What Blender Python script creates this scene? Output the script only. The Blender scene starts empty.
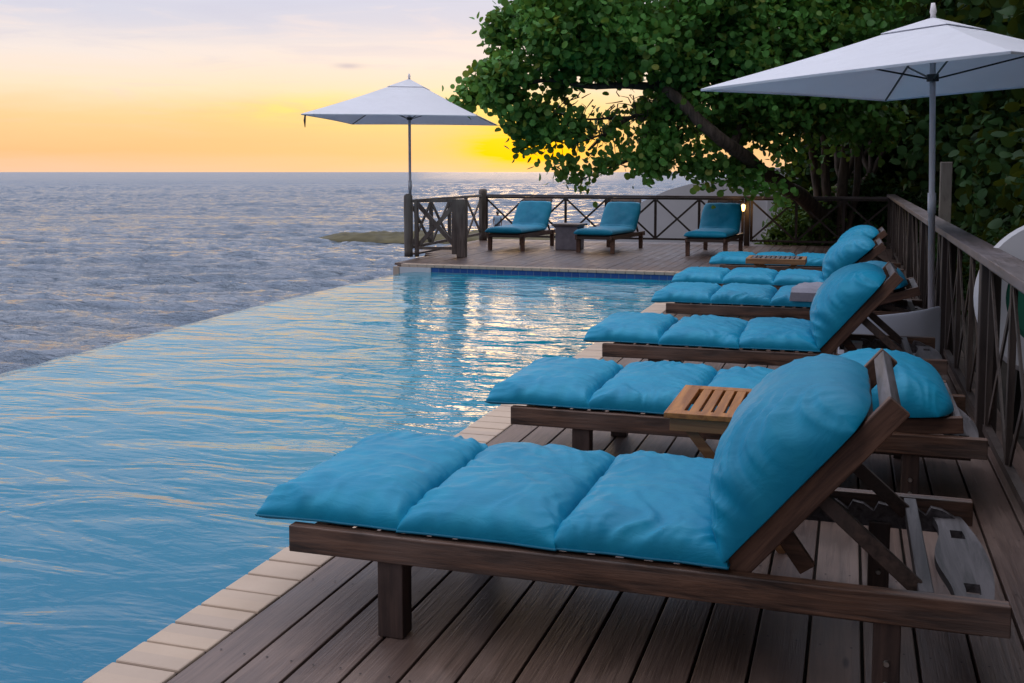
import bpy, bmesh, math, random
import numpy as np
from mathutils import Vector, Matrix, noise
R = math.radians
random.seed(7)
sc = bpy.context.scene
COL = sc.collection

# ------------------------------------------------------------------ camera
FPX, PITCH, YAW, HC = 1060.0, R(4.5), R(17.73), 1.45
PY0 = 172 + FPX * math.tan(PITCH)
cam = bpy.data.objects.new('camera', bpy.data.cameras.new('camera'))
COL.objects.link(cam)
cam.location = (0, 0, HC)
cam.rotation_euler = (R(90) - PITCH, 0, YAW)
cam.data.sensor_width = 36
cam.data.lens = 36 * FPX / 1024
cam.data.shift_y = -(341.5 - PY0) / 1024
cam.data.clip_start = .05
cam.data.clip_end = 60000
sc.camera = cam

def ray(x, y):
    u = (x - 512) / FPX; v = -(y - PY0) / FPX
    c, s = math.cos(PITCH), math.sin(PITCH)
    d = (u, c + v * s, -s + v * c)
    ca, sa = math.cos(YAW), math.sin(YAW)
    return Vector((ca * d[0] - sa * d[1], sa * d[0] + ca * d[1], d[2]))
def at(x, y, Y):
    d = ray(x, y); return Vector((0, 0, HC)) + d * (Y / d.y)
def atz(x, y, z):
    d = ray(x, y); return Vector((0, 0, HC)) + d * ((z - HC) / d.z)

# ------------------------------------------------------------------ node helpers
class NT:
    def __init__(s, name, world=False):
        if world:
            s.m = bpy.data.worlds.new(name)
        else:
            s.m = bpy.data.materials.new(name)
        s.m.use_nodes = True
        s.t = s.m.node_tree; s.n = s.t.nodes; s.l = s.t.links
        s.n.clear()
    def new(s, typ, **kw):
        n = s.n.new(typ)
        for k, v in kw.items():
            setattr(n, k, v)
        return n
    def put(s, sock, v):
        if hasattr(v, 'is_output') or isinstance(v, bpy.types.NodeSocket): s.l.new(v, sock)
        elif v is not None:
            if isinstance(v, (tuple, list)) and len(v) == 3 and sock.type == 'RGBA': v = (*v, 1)
            sock.default_value = v
    def math(s, op, a, b=None, clamp=False):
        n = s.new('ShaderNodeMath', operation=op, use_clamp=clamp)
        s.put(n.inputs[0], a)
        if b is not None: s.put(n.inputs[1], b)
        return n.outputs[0]
    def coord(s, kind='Object', scale=(1, 1, 1), rot=(0, 0, 0)):
        tc = s.new('ShaderNodeTexCoord')
        mp = s.new('ShaderNodeMapping')
        mp.inputs['Scale'].default_value = scale; mp.inputs['Rotation'].default_value = rot
        if kind == 'World':
            g = s.new('ShaderNodeNewGeometry'); s.l.new(g.outputs['Position'], mp.inputs[0])
        else:
            s.l.new(tc.outputs[kind], mp.inputs[0])
        return mp.outputs[0]
    def noise(s, vec, scale, detail=4, rough=.55, dist=0):
        n = s.new('ShaderNodeTexNoise')
        s.put(n.inputs['Vector'], vec)
        n.inputs['Scale'].default_value = scale; n.inputs['Detail'].default_value = detail
        n.inputs['Roughness'].default_value = rough; n.inputs['Distortion'].default_value = dist
        return n.outputs['Fac']
    def ramp(s, f, stops, interp='LINEAR'):
        n = s.new('ShaderNodeValToRGB'); n.color_ramp.interpolation = interp
        e = n.color_ramp.elements
        while len(e) < len(stops): e.new(0.5)
        for el, (p, c) in zip(e, stops):
            el.position = p
            el.color = (c, c, c, 1) if not isinstance(c, tuple) else (*c, 1)
        s.put(n.inputs[0], f)
        return n.outputs[0]
    def mix(s, f, a, b, mode='MIX'):
        n = s.new('ShaderNodeMix', data_type='RGBA', blend_type=mode)
        s.put(n.inputs[0], f); s.put(n.inputs[6], a); s.put(n.inputs[7], b)
        return n.outputs[2]
    def bump(s, h, strength, dist, normal=None):
        n = s.new('ShaderNodeBump')
        s.put(n.inputs['Height'], h); n.inputs['Strength'].default_value = strength
        n.inputs['Distance'].default_value = dist
        if normal is not None: s.l.new(normal, n.inputs['Normal'])
        return n.outputs[0]
    def pbr(s, color, rough=.6, normal=None, **kw):
        p = s.new('ShaderNodeBsdfPrincipled')
        s.put(p.inputs['Base Color'], color); s.put(p.inputs['Roughness'], rough)
        if normal is not None: s.l.new(normal, p.inputs['Normal'])
        for k, v in kw.items(): s.put(p.inputs[k.replace('_', ' ')], v)
        o = s.new('ShaderNodeOutputMaterial'); s.l.new(p.outputs[0], o.inputs[0])
        return s.m

def wood(name, c1, c2, axis=0, scale=1.0, rough=.6, bump=.35, weather=None, kind='Object'):
    n = NT(name)
    sc_ = [30, 30, 30]; sc_[axis] = 2.2
    v = n.coord(kind, tuple(a * scale for a in sc_))
    g = n.noise(v, 1.0, 6, .65, .6)
    v2 = n.coord(kind, tuple((3.0 if i != axis else .8) * scale for i in range(3)))
    g2 = n.noise(v2, 1.0, 3)
    col = n.mix(n.ramp(g, [(.38, 0.0), (.62, 1.0)]), c1, c2)
    if weather:
        col = n.mix(n.ramp(g2, [(.46, 0.0), (.66, .8)]), col, weather)
        g3 = n.noise(n.coord(kind, tuple((7.0 if i != axis else 3.0) * scale for i in range(3))), 1.0, 4, .6, .4)
        col = n.mix(n.ramp(g3, [(.54, 0.0), (.72, .65)]), col, tuple(x*.7 for x in c1))
    fine = n.noise(n.coord(kind, tuple(a * scale * 4 for a in sc_)), 1.0, 3, .7)
    h = n.math('ADD', g, n.math('MULTIPLY', fine, .4))
    return n.pbr(col, n.ramp(g, [(.2, rough - .12), (.8, rough + .12)]), n.bump(h, bump, .004))

def plain(name, c, rough=.5, nscale=20, var=.12, bump=.1, metallic=0, **kw):
    n = NT(name)
    v = n.coord('Object')
    g = n.noise(v, nscale, 5)
    c2 = tuple(x * (1 - var * 2) for x in c); c1 = tuple(min(1, x * (1 + var)) for x in c)
    return n.pbr(n.mix(g, c2, c1), rough, n.bump(g, bump, .003), Metallic=metallic, **kw)

M = {}
M['rail'] = wood('dark lounger timber', (.02, .010, .007), (.17, .085, .052), 0, weather=(.19, .135, .115), rough=.45, bump=.8)
M['railz'] = wood('dark leg timber', (.03, .017, .014), (.09, .052, .04), 2, weather=(.09, .065, .06))
M['raily'] = wood('dark cross timber', (.03, .018, .014), (.09, .055, .042), 1, weather=(.11, .08, .07))
M['back'] = wood('brown backrest timber', (.07, .032, .020), (.20, .10, .062), 0, weather=(.14, .09, .07))
M['grey'] = wood('weathered grey timber', (.045, .04, .042), (.15, .135, .145), 1)
M['teak'] = wood('honey coloured teak', (.28, .095, .018), (.48, .19, .04), 1, scale=1, rough=.45, bump=.2)
M['teak_old'] = wood('brown teak', (.2, .09, .035), (.34, .17, .07), 0, rough=.55, bump=.2)
M['fence'] = wood('fence timber', (.022, .014, .012), (.055, .036, .031), 2, weather=(.06, .046, .04))
M['fence_rail'] = wood('fence rail timber', (.09, .062, .055), (.17, .13, .12), 1, weather=(.2, .17, .17), rough=.55)
M['fence_edge'] = wood('pale fence slat timber', (.028, .019, .016), (.085, .06, .05), 2, weather=(.06, .046, .04))
M['post'] = wood('old round post', (.06, .042, .036), (.14, .11, .095), 2, weather=(.22, .2, .17))
M['bolt'] = plain('steel bolt', (.45, .43, .40), .35, 60, metallic=1)
M['bolt_dark'] = plain('rusted screw', (.03, .022, .02), .6, 60)
M['pole'] = plain('brushed aluminium pole', (.78, .74, .75), .4, 40, .04, .03)
M['stone'] = plain('violet grey stone', (.34, .31, .36), .8, 9, .25, .5)
M['plaster'] = plain('pale grey plaster', (.58, .56, .59), .85, 3, .06, .15)
M['white'] = plain('white plastic', (.62, .62, .66), .45, 5, .04)
M['sheet'] = plain('pale grey sheet', (.55, .57, .66), .6, 4, .07, .2)
M['green'] = plain('green fabric', (.01, .16, .10), .6, 8, .1)
M['blackmetal'] = plain('black metal', (.02, .02, .02), .4, 10)
M['towel'] = plain('lavender grey towel', (.33, .32, .38), .9, 60, .15, .8)
M['rock'] = plain('mossy rock', (.10, .085, .035), .8, 1.2, .45, .9)
M['skin'] = plain('skin', (.32, .18, .12), .6)
M['hair'] = plain('dark hair', (.03, .02, .018), .7)
M['shirt'] = plain('light blue shirt', (.30, .42, .55), .8)
M['trousers'] = plain('dark trousers', (.06, .07, .1), .8)
M['soil'] = plain('dark soil', (.045, .035, .028), .95, 2, .4, .8)

# canvas for umbrellas: lets a little light through
def canvas(name, c):
    n = NT(name)
    v = n.coord('Object')
    w = n.noise(v, 260, 2); g = n.noise(v, 2.5, 3)
    col = n.mix(g, tuple(x * .93 for x in c), c)
    d = n.new('ShaderNodeBsdfDiffuse'); n.put(d.inputs[0], col); n.put(d.inputs[2], n.bump(n.math('ADD', w, n.math('MULTIPLY', g, 30)), .35, .004))
    t = n.new('ShaderNodeBsdfTranslucent'); n.put(t.inputs[0], col)
    m = n.new('ShaderNodeMixShader'); m.inputs[0].default_value = .3
    n.l.new(d.outputs[0], m.inputs[1]); n.l.new(t.outputs[0], m.inputs[2])
    o = n.new('ShaderNodeOutputMaterial'); n.l.new(m.outputs[0], o.inputs[0])
    return n.m
M['canvas'] = canvas('pale canvas', (.86, .87, .93))

# turquoise cushion fabric
def fabric():
    n = NT('turquoise canvas cushion')
    v = n.coord('Object')
    g = n.noise(v, 3.2, 5, .6, .4)
    f = n.noise(n.coord('Object', (1, 1, 1)), 420, 2)
    fade = n.noise(v, 9, 4)
    col = n.mix(g, (.0, .165, .31), (.0, .30, .49))
    col = n.mix(n.ramp(fade, [(.45, 0.0), (.75, .35)]), col, (.015, .33, .48))
    wr = n.noise(n.coord('Object', (5, 14, 8)), 1.3, 4, .6, 1.2)
    cr = n.noise(n.coord('Object', (4.5, 17, 8)), 1.5, 2, .4, .5)
    rid = n.math('ABSOLUTE', n.math('SUBTRACT', cr, .5))
    h = n.math('ADD', n.math('ADD', n.math('MULTIPLY', f, .05), wr), n.math('MULTIPLY', n.ramp(rid, [(0, 0.0), (.16, 1.0)], 'EASE'), -.12))
    return n.pbr(col, .52, n.bump(h, .28, .012), Sheen_Weight=.04, Sheen_Roughness=.4, Sheen_Tint=(.5, .8, 1, 1), Specular_IOR_Level=.25)
M['cushion'] = fabric()
M['piping'] = plain('turquoise piping', (.003, .17, .29), .7, 40)

# decking boards
def deckmat():
    n = NT('weathered deck boards')
    g = n.new('ShaderNodeNewGeometry')
    sp = n.new('ShaderNodeSeparateXYZ'); n.l.new(g.outputs['Position'], sp.inputs[0])
    bid = n.math('FLOOR', n.math('DIVIDE', n.math('ADD', sp.outputs[0], .568 + 15.8), .158))
    wn = n.new('ShaderNodeTexWhiteNoise', noise_dimensions='1D'); n.put(wn.inputs['W'], bid)
    cb = n.new('ShaderNodeCombineXYZ'); n.put(cb.inputs[0], n.math('MULTIPLY', bid, 3.7)); n.put(cb.inputs[1], n.math('MULTIPLY', bid, 7.3))
    va = n.new('ShaderNodeVectorMath', operation='ADD'); n.l.new(g.outputs['Position'], va.inputs[0]); n.l.new(cb.outputs[0], va.inputs[1])
    def mp(s):
        m = n.new('ShaderNodeMapping'); m.inputs['Scale'].default_value = s; n.l.new(va.outputs[0], m.inputs[0]); return m.outputs[0]
    grain = n.noise(mp((38, 1.5, 38)), 1, 6, .65, .8)
    fine = n.noise(mp((150, 5, 150)), 1, 3, .6)
    blot = n.noise(mp((3.5, 1.4, 3)), 1, 4, .6, .3)
    stain = n.noise(n.coord('World'), 1.1, 4, .6)
    col = n.mix(n.ramp(grain, [(.3, 0.0), (.72, 1.0)]), (.036, .021, .016), (.215, .142, .112))
    col = n.mix(n.math('MULTIPLY', wn.outputs[0], .6), col, (.095, .062, .058))
    col = n.mix(n.ramp(blot, [(.45, 0.0), (.68, .6)]), col, (.30, .215, .18))
    col = n.mix(n.ramp(stain, [(.5, 0.0), (.68, .55)]), col, (.065, .045, .04))
    big = n.noise(n.coord('World'), .55, 3, .5)
    col = n.mix(n.ramp(big, [(.4, .0), (.65, .45)]), col, (.12, .07, .05))
    knots = n.new('ShaderNodeTexVoronoi'); n.l.new(mp((6, 1.6, 1)), knots.inputs['Vector']); knots.inputs['Scale'].default_value = 1
    col = n.mix(n.ramp(knots.outputs['Distance'], [(.03, .8), (.075, 0.0)]), col, (.03, .02, .018))
    h = n.math('ADD', grain, n.math('MULTIPLY', fine, .5))
    return n.pbr(col, n.ramp(blot, [(.3, .34), (.7, .6)]), n.bump(h, .7, .004))
M['deck'] = deckmat()

def copingmat():
    n = NT('sandstone coping')
    v = n.coord('World')
    a = n.noise(v, 5, 5); b = n.noise(v, 60, 4)
    wn = n.new('ShaderNodeTexWhiteNoise', noise_dimensions='1D')
    sp = n.new('ShaderNodeSeparateXYZ'); n.l.new(v, sp.inputs[0])
    n.put(wn.inputs['W'], n.math('FLOOR', n.math('DIVIDE', sp.outputs[1], .1453)))
    col = n.mix(a, (.43, .32, .235), (.58, .45, .35))
    col = n.mix(n.math('MULTIPLY', wn.outputs[0], .35), col, (.34, .28, .25))
    return n.pbr(col, .75, n.bump(n.math('ADD', a, b), .3, .003))
M['coping'] = copingmat()
M['grout'] = plain('coping joint', (.13, .095, .085), .9, 30)
def tilemat():
    n = NT('blue pool tiles')
    v = n.coord('World')
    br = n.new('ShaderNodeTexBrick'); br.offset = 0
    mpv = n.new('ShaderNodeMapping'); mpv.inputs['Rotation'].default_value = (R(90), 0, 0); n.l.new(v, mpv.inputs[0]); n.l.new(mpv.outputs[0], br.inputs[0])
    br.inputs['Scale'].default_value = 1; br.inputs['Brick Width'].default_value = .12; br.inputs['Row Height'].default_value = .12; br.inputs['Mortar Size'].default_value = .004
    br.inputs['Color1'].default_value = (.012, .06, .24, 1); br.inputs['Color2'].default_value = (.02, .09, .32, 1); br.inputs['Mortar'].default_value = (.12, .18, .28, 1)
    return n.pbr(br.outputs[0], .25)
M['tile'] = tilemat()

# water
def poolmat():
    n = NT('pool water')
    v = n.coord('World')
    w1 = n.noise(n.coord('World', (1.0, 2.6, 1), (0, 0, R(-20))), 1.05, 3, .45, 1.1)
    w2 = n.noise(n.coord('World', (1, 2.0, 1), (0, 0, R(10))), 5.5, 3, .55, .5)
    cal = n.noise(v, .45, 2)
    amp = n.ramp(cal, [(.35, .45), (.65, 1.0)])
    h = n.math('MULTIPLY', n.math('ADD', w1, n.math('MULTIPLY', w2, .2)), amp)
    col = n.mix(n.noise(v, .5, 2), (.0, .15, .24), (.0, .25, .355))
    sy = n.new('ShaderNodeSeparateXYZ'); n.l.new(v, sy.inputs[0])      # near water coloured darker, standing in for weaker sky reflection
    col = n.mix(n.ramp(n.math('DIVIDE', sy.outputs[1], 10), [(.2, .85), (.65, 0.0)]), col, (.0, .115, .215))
    return n.pbr(col, .04, n.bump(h, 1.0, .06), IOR=1.32)
M['pool'] = poolmat()
def seamat():
    n = NT('sea water')
    a = n.noise(n.coord('World', (1, 2.6, 1), (0, 0, R(-12))), .7, 6, .6, .6)
    c = n.noise(n.coord('World', (1, 2.4, 1), (0, 0, R(-25))), 3.0, 4, .6, .5)
    h = n.math('ADD', n.math('MULTIPLY', a, .5), n.math('MULTIPLY', c, .12))
    g = n.new('ShaderNodeNewGeometry'); ln = n.new('ShaderNodeVectorMath', operation='LENGTH'); n.l.new(g.outputs['Position'], ln.inputs[0])
    far = n.ramp(n.math('DIVIDE', ln.outputs['Value'], 1000), [(.03, 0.0), (.4, 1.0)])
    patch = n.noise(n.coord('World', (.6, 2.4, 1), (0, 0, R(-18))), .03, 6, .7, .4)
    ro = n.math('ADD', n.math('ADD', .06, n.math('MULTIPLY', far, .24)), n.math('MULTIPLY', n.math('SUBTRACT', patch, .5), .2))
    return n.pbr((.055, .095, .15), ro, n.bump(h, 1.0, 1.15), IOR=1.8)
M['sea'] = seamat()

def leafmat(name, c1, c2, c3, trans=.35, spec=.3):
    n = NT(name)
    g = n.new('ShaderNodeNewGeometry')
    rnd = g.outputs['Random Per Island']
    col = n.ramp(rnd, [(0, c1), (.4, c2), (.85, tuple(x*1.35 for x in c2)), (1.0, c3)])
    v = n.noise(n.coord('World'), 9, 2)
    col = n.mix(n.math('MULTIPLY', v, .35), col, c1)
    big = n.ramp(n.noise(n.coord('World'), 1.1, 3, .6), [(.42, 0.0), (.62, .8)])
    col = n.mix(big, col, tuple(x*1.9 for x in c2))
    d = n.new('ShaderNodeBsdfPrincipled'); n.put(d.inputs['Base Color'], col); d.inputs['Roughness'].default_value = .5; d.inputs['Specular IOR Level'].default_value = spec
    t = n.new('ShaderNodeBsdfTranslucent'); n.put(t.inputs[0], n.mix(.5, col, (.28, .30, .02)))
    m = n.new('ShaderNodeMixShader'); m.inputs[0].default_value = trans
    n.l.new(d.outputs[0], m.inputs[1]); n.l.new(t.outputs[0], m.inputs[2])
    o = n.new('ShaderNodeOutputMaterial'); n.l.new(m.outputs[0], o.inputs[0])
    return n.m
M['leaf'] = leafmat('sea grape leaves', (.03, .11, .018), (.085, .235, .05), (.30, .30, .05))
M['leafdark'] = leafmat('dark leaves', (.006, .02, .006), (.014, .038, .011), (.035, .065, .015), .15, .08)
M['leafbush'] = leafmat('bright shrub leaves', (.03, .08, .015), (.075, .16, .035), (.16, .22, .05), .35)
M['bark'] = wood('grey brown bark', (.05, .036, .028), (.14, .105, .085), 2, .5, .85, .9)
M['lampglow'] = None
nt = NT('warm lamp glow')
em = nt.new('ShaderNodeEmission'); em.inputs[0].default_value = (1, .55, .16, 1); em.inputs[1].default_value = 6
oo = nt.new('ShaderNodeOutputMaterial'); nt.l.new(em.outputs[0], oo.inputs[0]); M['lampglow'] = nt.m

# ------------------------------------------------------------------ mesh helpers
def box(bm, a, b):
    x0, y0, z0 = a; x1, y1, z1 = b
    v = [bm.verts.new(p) for p in ((x0,y0,z0),(x1,y0,z0),(x1,y1,z0),(x0,y1,z0),(x0,y0,z1),(x1,y0,z1),(x1,y1,z1),(x0,y1,z1))]
    for f in ((0,3,2,1),(4,5,6,7),(0,1,5,4),(1,2,6,5),(2,3,7,6),(3,0,4,7)): bm.faces.new([v[i] for i in f])
def beam(bm, p, q, w, h, side=None):
    """rectangular bar from p to q; w along 'side', h along the third direction"""
    p, q = Vector(p), Vector(q); d = (q - p).normalized()
    s = Vector(side) if side else d.cross(Vector((0, 0, 1)))
    if s.length < 1e-4: s = Vector((1, 0, 0))
    s = (s - d * s.dot(d)).normalized(); u = d.cross(s).normalized()
    c = [(-1,-1),(1,-1),(1,1),(-1,1)]
    v = [bm.verts.new(o + s * (a * w / 2) + u * (b * h / 2)) for o in (p, q) for a, b in c]
    for f in ((0,3,2,1),(4,5,6,7),(0,1,5,4),(1,2,6,5),(2,3,7,6),(3,0,4,7)): bm.faces.new([v[i] for i in f])
def tube(bm, pts, rad, seg=10, cap=True):
    pts = [Vector(p) for p in pts]
    if not isinstance(rad, (list, tuple)): rad = [rad] * len(pts)
    rings = []; prev = None
    for i, p in enumerate(pts):
        d = (pts[min(i+1, len(pts)-1)] - pts[max(i-1, 0)]).normalized()
        if prev is None:
            s = d.cross(Vector((0, 0, 1)))
            if s.length < 1e-3: s = d.cross(Vector((1, 0, 0)))
        else: s = prev - d * prev.dot(d)
        s.normalize(); prev = s; u = d.cross(s)
        rings.append([bm.verts.new(p + (s * math.cos(t) + u * math.sin(t)) * rad[i]) for t in [2*math.pi*k/seg for k in range(seg)]])
    for a, b in zip(rings, rings[1:]):
        for k in range(seg): bm.faces.new((a[k], a[(k+1) % seg], b[(k+1) % seg], b[k]))
    if cap:
        bm.faces.new(rings[0][::-1]); bm.faces.new(rings[-1])
def prism(bm, poly, axis, a, b):
    """extrude a 2-D outline (list of pairs) between a and b along axis 0/1/2"""
    def P(u, v, w):
        return {0: (w, u, v), 1: (u, w, v), 2: (u, v, w)}[axis]
    A = [bm.verts.new(P(u, v, a)) for u, v in poly]; B = [bm.verts.new(P(u, v, b)) for u, v in poly]
    n = len(poly)
    for i in range(n): bm.faces.new((A[i], A[(i+1) % n], B[(i+1) % n], B[i]))
    bm.faces.new(A[::-1]); bm.faces.new(B)
def obj(name, bm, mat, parent=None, smooth=False, bevel=0, kind=None):
    me = bpy.data.meshes.new(name)
    if isinstance(bm, bmesh.types.BMesh):
        bmesh.ops.recalc_face_normals(bm, faces=bm.faces[:]); bm.to_mesh(me); bm.free()
    else:
        V, F = bm; me.from_pydata(V, [], F)
    o = bpy.data.objects.new(name, me); COL.objects.link(o)
    me.materials.append(mat)
    if smooth: me.shade_smooth() if hasattr(me, 'shade_smooth') else None
    if parent: o.parent = parent
    if bevel:
        m = o.modifiers.new('bevel', 'BEVEL'); m.width = bevel; m.segments = 2; m.limit_method = 'ANGLE'; m.angle_limit = R(40)
    if kind: o['kind'] = kind
    return o
def thing(name, label, cat, loc=(0,0,0), rotz=0, group=None):
    o = bpy.data.objects.new(name, None); COL.objects.link(o)
    o.location = loc; o.rotation_euler = (0, 0, rotz); o.empty_display_size = .1
    return tag(o, label, cat, group)
def tag(o, label, cat, group=None):
    o['label'] = label; o['category'] = cat
    if group: o['group'] = group
    return o
def dup(root, loc, rotz, label):
    kids = {}
    for o in list(COL.objects):
        if o.parent: kids.setdefault(o.parent.name, []).append(o)
    def rec(o, par):
        c = o.copy(); COL.objects.link(c)
        if par: c.parent = par
        for k in kids.get(o.name, []): rec(k, c)
        return c
    r = rec(root, None); r.location = loc; r.rotation_euler = (0, 0, rotz); r['label'] = label
    return r
def B(): return bmesh.new()

# ------------------------------------------------------------------ sky and sun
SUN_AZ = YAW - math.atan(8 / FPX)      # to the left of +Y
SUN_EL = R(2.2)
w = NT('World', True); sc.world = w.m
tc = w.new('ShaderNodeTexCoord'); sp = w.new('ShaderNodeSeparateXYZ'); w.l.new(tc.outputs['Generated'], sp.inputs[0])
X_, Y_, Z_ = sp.outputs
el = w.math('ARCSINE', Z_)
ca, sa = math.cos(SUN_AZ), math.sin(SUN_AZ)
# azimuth away from the sun, positive to the right
az = w.math('ARCTAN2', w.math('ADD', w.math('MULTIPLY', X_, ca), w.math('MULTIPLY', Y_, sa)),
            w.math('SUBTRACT', w.math('MULTIPLY', Y_, ca), w.math('MULTIPLY', X_, sa)))
def gauss(a0, e0, sa_, se_):
    p = w.math('POWER', w.math('ABSOLUTE', w.math('DIVIDE', w.math('SUBTRACT', az, a0), sa_)), 2)
    q = w.math('POWER', w.math('ABSOLUTE', w.math('DIVIDE', w.math('SUBTRACT', el, e0), se_)), 2)
    return w.math('EXPONENT', w.math('MULTIPLY', w.math('ADD', p, q), -1))
vz = w.new('ShaderNodeMapping'); vz.inputs['Scale'].default_value = (2.2, 2.2, 16); w.l.new(tc.outputs['Generated'], vz.inputs[0])
cn = w.noise(vz.outputs[0], 1.6, 6, .58, .5)
zz = w.math('ADD', Z_, w.math('MULTIPLY', w.math('SUBTRACT', cn, .5), .035))
base = w.ramp(zz, [(0, (0.78, 0.485, 0.33)), (.02, (0.80, 0.445, 0.215)), (.05, (.80, .53, .27)), (.075, (.82, .65, .48)), (.105, (.75, .66, .62)),
                   (.135, (0.568, 0.559, 0.636)), (.175, (0.516, 0.542, 0.662)), (.26, (.62, .64, .80)), (.42, (.40, .50, .74)), (.70, (1.30, 1.33, 1.52)), (1.0, (1.45, 1.46, 1.62))])
# the half of the sky away from the sunset is dimmer
back = w.ramp(zz, [(0, (.24, .22, .25)), (.15, (.26, .25, .29)), (.42, (.30, .31, .38)), (.75, (1.0, 1.0, 1.1)), (1.0, (1.45, 1.46, 1.62))])
base = w.mix(w.ramp(w.math('DIVIDE', w.math('ABSOLUTE', az), math.pi), [(.32, 0.0), (.60, 1.0)], 'EASE'), base, back)
vc = w.new('ShaderNodeMapping'); vc.inputs['Scale'].default_value = (5, 5, 42); vc.inputs['Rotation'].default_value = (R(3), R(4), 0); w.l.new(tc.outputs['Generated'], vc.inputs[0])
st = w.noise(vc.outputs[0], 1.3, 7, .6, .9)
hi = w.math('MULTIPLY', w.ramp(st, [(.50, 0.0), (.72, .55)]), w.ramp(Z_, [(.05, 0.0), (.12, 1.0), (.5, .6), (1, .2)]))
base = w.mix(hi, base, (.80, .66, .60))
lo = w.math('MULTIPLY', w.ramp(st, [(.30, .30), (.46, 0.0)]), w.ramp(Z_, [(.02, 0.0), (.08, 1.0), (.6, .6)]))
base = w.mix(lo, base, (.50, .49, .60))
gl = gauss(0.0, .02, .42, .075)
base = w.mix(w.math('MULTIPLY', gl, .3), base, (.88, .58, .16))
st2 = w.ramp(w.noise(vc.outputs[0], 2.6, 6, .6, .6), [(.38, .15), (.6, 1.0)])
g2 = w.math('MULTIPLY', gauss(-.12, .057, .13, .013), st2)
base = w.mix(w.math('MULTIPLY', g2, .9), base, (.92, .72, .15))
g3 = w.math('MULTIPLY', gauss(.005, .024, .055, .017), w.math('ADD', w.math('MULTIPLY', st2, .5), .5))
base = w.mix(w.math('MINIMUM', w.math('MULTIPLY', g3, 2.0), 1.0), base, (1.15, .56, .0))
g5 = gauss(.012, .05, .06, .022)
base = w.mix(w.math('MULTIPLY', g5, .5), base, (.95, .68, .06))
# one small grey cloud
g4 = gauss(math.atan((350-512)/FPX) - math.atan(8/FPX) , (172-69)/FPX, .0115, .0024)
base = w.mix(w.math('MULTIPLY', g4, .65), base, (.44, .40, .45))
bg = w.new('ShaderNodeBackground'); w.put(bg.inputs[0], base); bg.inputs[1].default_value = 1.0
skn = w.new('ShaderNodeTexSky', sky_type='NISHITA'); skn.sun_disc = False
skn.sun_elevation = SUN_EL; skn.sun_rotation = -SUN_AZ
bg2 = w.new('ShaderNodeBackground'); w.l.new(skn.outputs[0], bg2.inputs[0]); bg2.inputs[1].default_value = .004
ad = w.new('ShaderNodeAddShader'); w.l.new(bg.outputs[0], ad.inputs[0]); w.l.new(bg2.outputs[0], ad.inputs[1])
wo = w.new('ShaderNodeOutputWorld'); w.l.new(ad.outputs[0], wo.inputs[0])

sun = bpy.data.objects.new('sun', bpy.data.lights.new('sun', 'SUN')); COL.objects.link(sun)
sun.data.energy = .10; sun.data.angle = R(11); sun.data.color = (1, .62, .30)
sd = Vector((-math.sin(SUN_AZ) * math.cos(SUN_EL), math.cos(SUN_AZ) * math.cos(SUN_EL), math.sin(SUN_EL)))
sun.rotation_euler = sd.to_track_quat('Z', 'Y').to_euler()

# ------------------------------------------------------------------ sea, land, pool
SEA = -2.5
def grid(x0, x1, y0, y1, nx, ny, f):
    xs = np.linspace(x0, x1, nx); ys = np.linspace(y0, y1, ny)
    Xg, Yg = np.meshgrid(xs, ys); Z = f(Xg, Yg)
    V = np.stack([Xg, Yg, Z], -1).reshape(-1, 3)
    i = np.arange((ny-1)*(nx-1)); r = i // (nx-1); c = i % (nx-1); a = r*nx + c
    F = np.stack([a, a+1, a+1+nx, a+nx], 1)
    return V.tolist(), F.tolist()
rs = np.random.RandomState(3)
def waves(n, lmin, lmax, steep, dir0, spread):
    ws = []
    for k in range(n):
        lam = lmin * (lmax / lmin) ** (k / (n - 1)); th = dir0 + rs.normal() * spread
        ws.append((2*math.pi/lam*math.cos(th), 2*math.pi/lam*math.sin(th), steep*lam/(2*math.pi)*rs.uniform(.5, 1.2), rs.uniform(0, 6.28)))
    def f(X, Y):
        Z = np.zeros_like(X)
        for kx, ky, a, ph in ws:
            s = np.sin(kx*X + ky*Y + ph); Z += a * (1 - 2*np.abs(np.sin((kx*X+ky*Y+ph)/2))**1.2) * .6 + a*s*.4
        return Z
    return f
def gridmesh(name, P, mat, kind):
    ny, nx = P.shape[:2]
    me = bpy.data.meshes.new(name)
    me.vertices.add(ny*nx); me.vertices.foreach_set('co', P.astype(np.float32).ravel())
    i = np.arange((ny-1)*(nx-1)); a = (i//(nx-1))*nx + i % (nx-1)
    F = np.stack([a, a+1, a+1+nx, a+nx], 1).astype(np.int32)
    me.loops.add(F.size); me.loops.foreach_set('vertex_index', F.ravel())
    me.polygons.add(len(F)); me.polygons.foreach_set('loop_start', (np.arange(len(F))*4).astype(np.int32))
    me.update(calc_edges=True); me.materials.append(mat); me.shade_smooth()
    o = bpy.data.objects.new(name, me); COL.objects.link(o); o['kind'] = kind
    return o
sw = waves(34, .45, 3.6, .11, R(101), .30)
sw2 = waves(9, 5, 26, .035, R(98), .3)
d = np.concatenate([np.geomspace(9, 600, 1000), np.geomspace(604, 42000, 70)])
an = np.linspace(R(-45), R(20), 760)
D, A = np.meshgrid(d, an, indexing='ij')
th = A - YAW
SX, SY = D*np.sin(th), D*np.cos(th)
fade = np.clip(1.6 - D/500, .0, 1)
gust = .8 + .35*np.sin(SX*.05 + 2*np.sin(SY*.031))*np.sin(SY*.043 + 1.7*np.sin(SX*.023))
SZ = SEA + sw(SX, SY) * fade * gust + sw2(SX, SY) * np.clip(1 - D/2500, 0, 1)
gridmesh('sea', np.stack([SX, SY, SZ], -1), M['sea'], 'structure')
bm = B()
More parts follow.
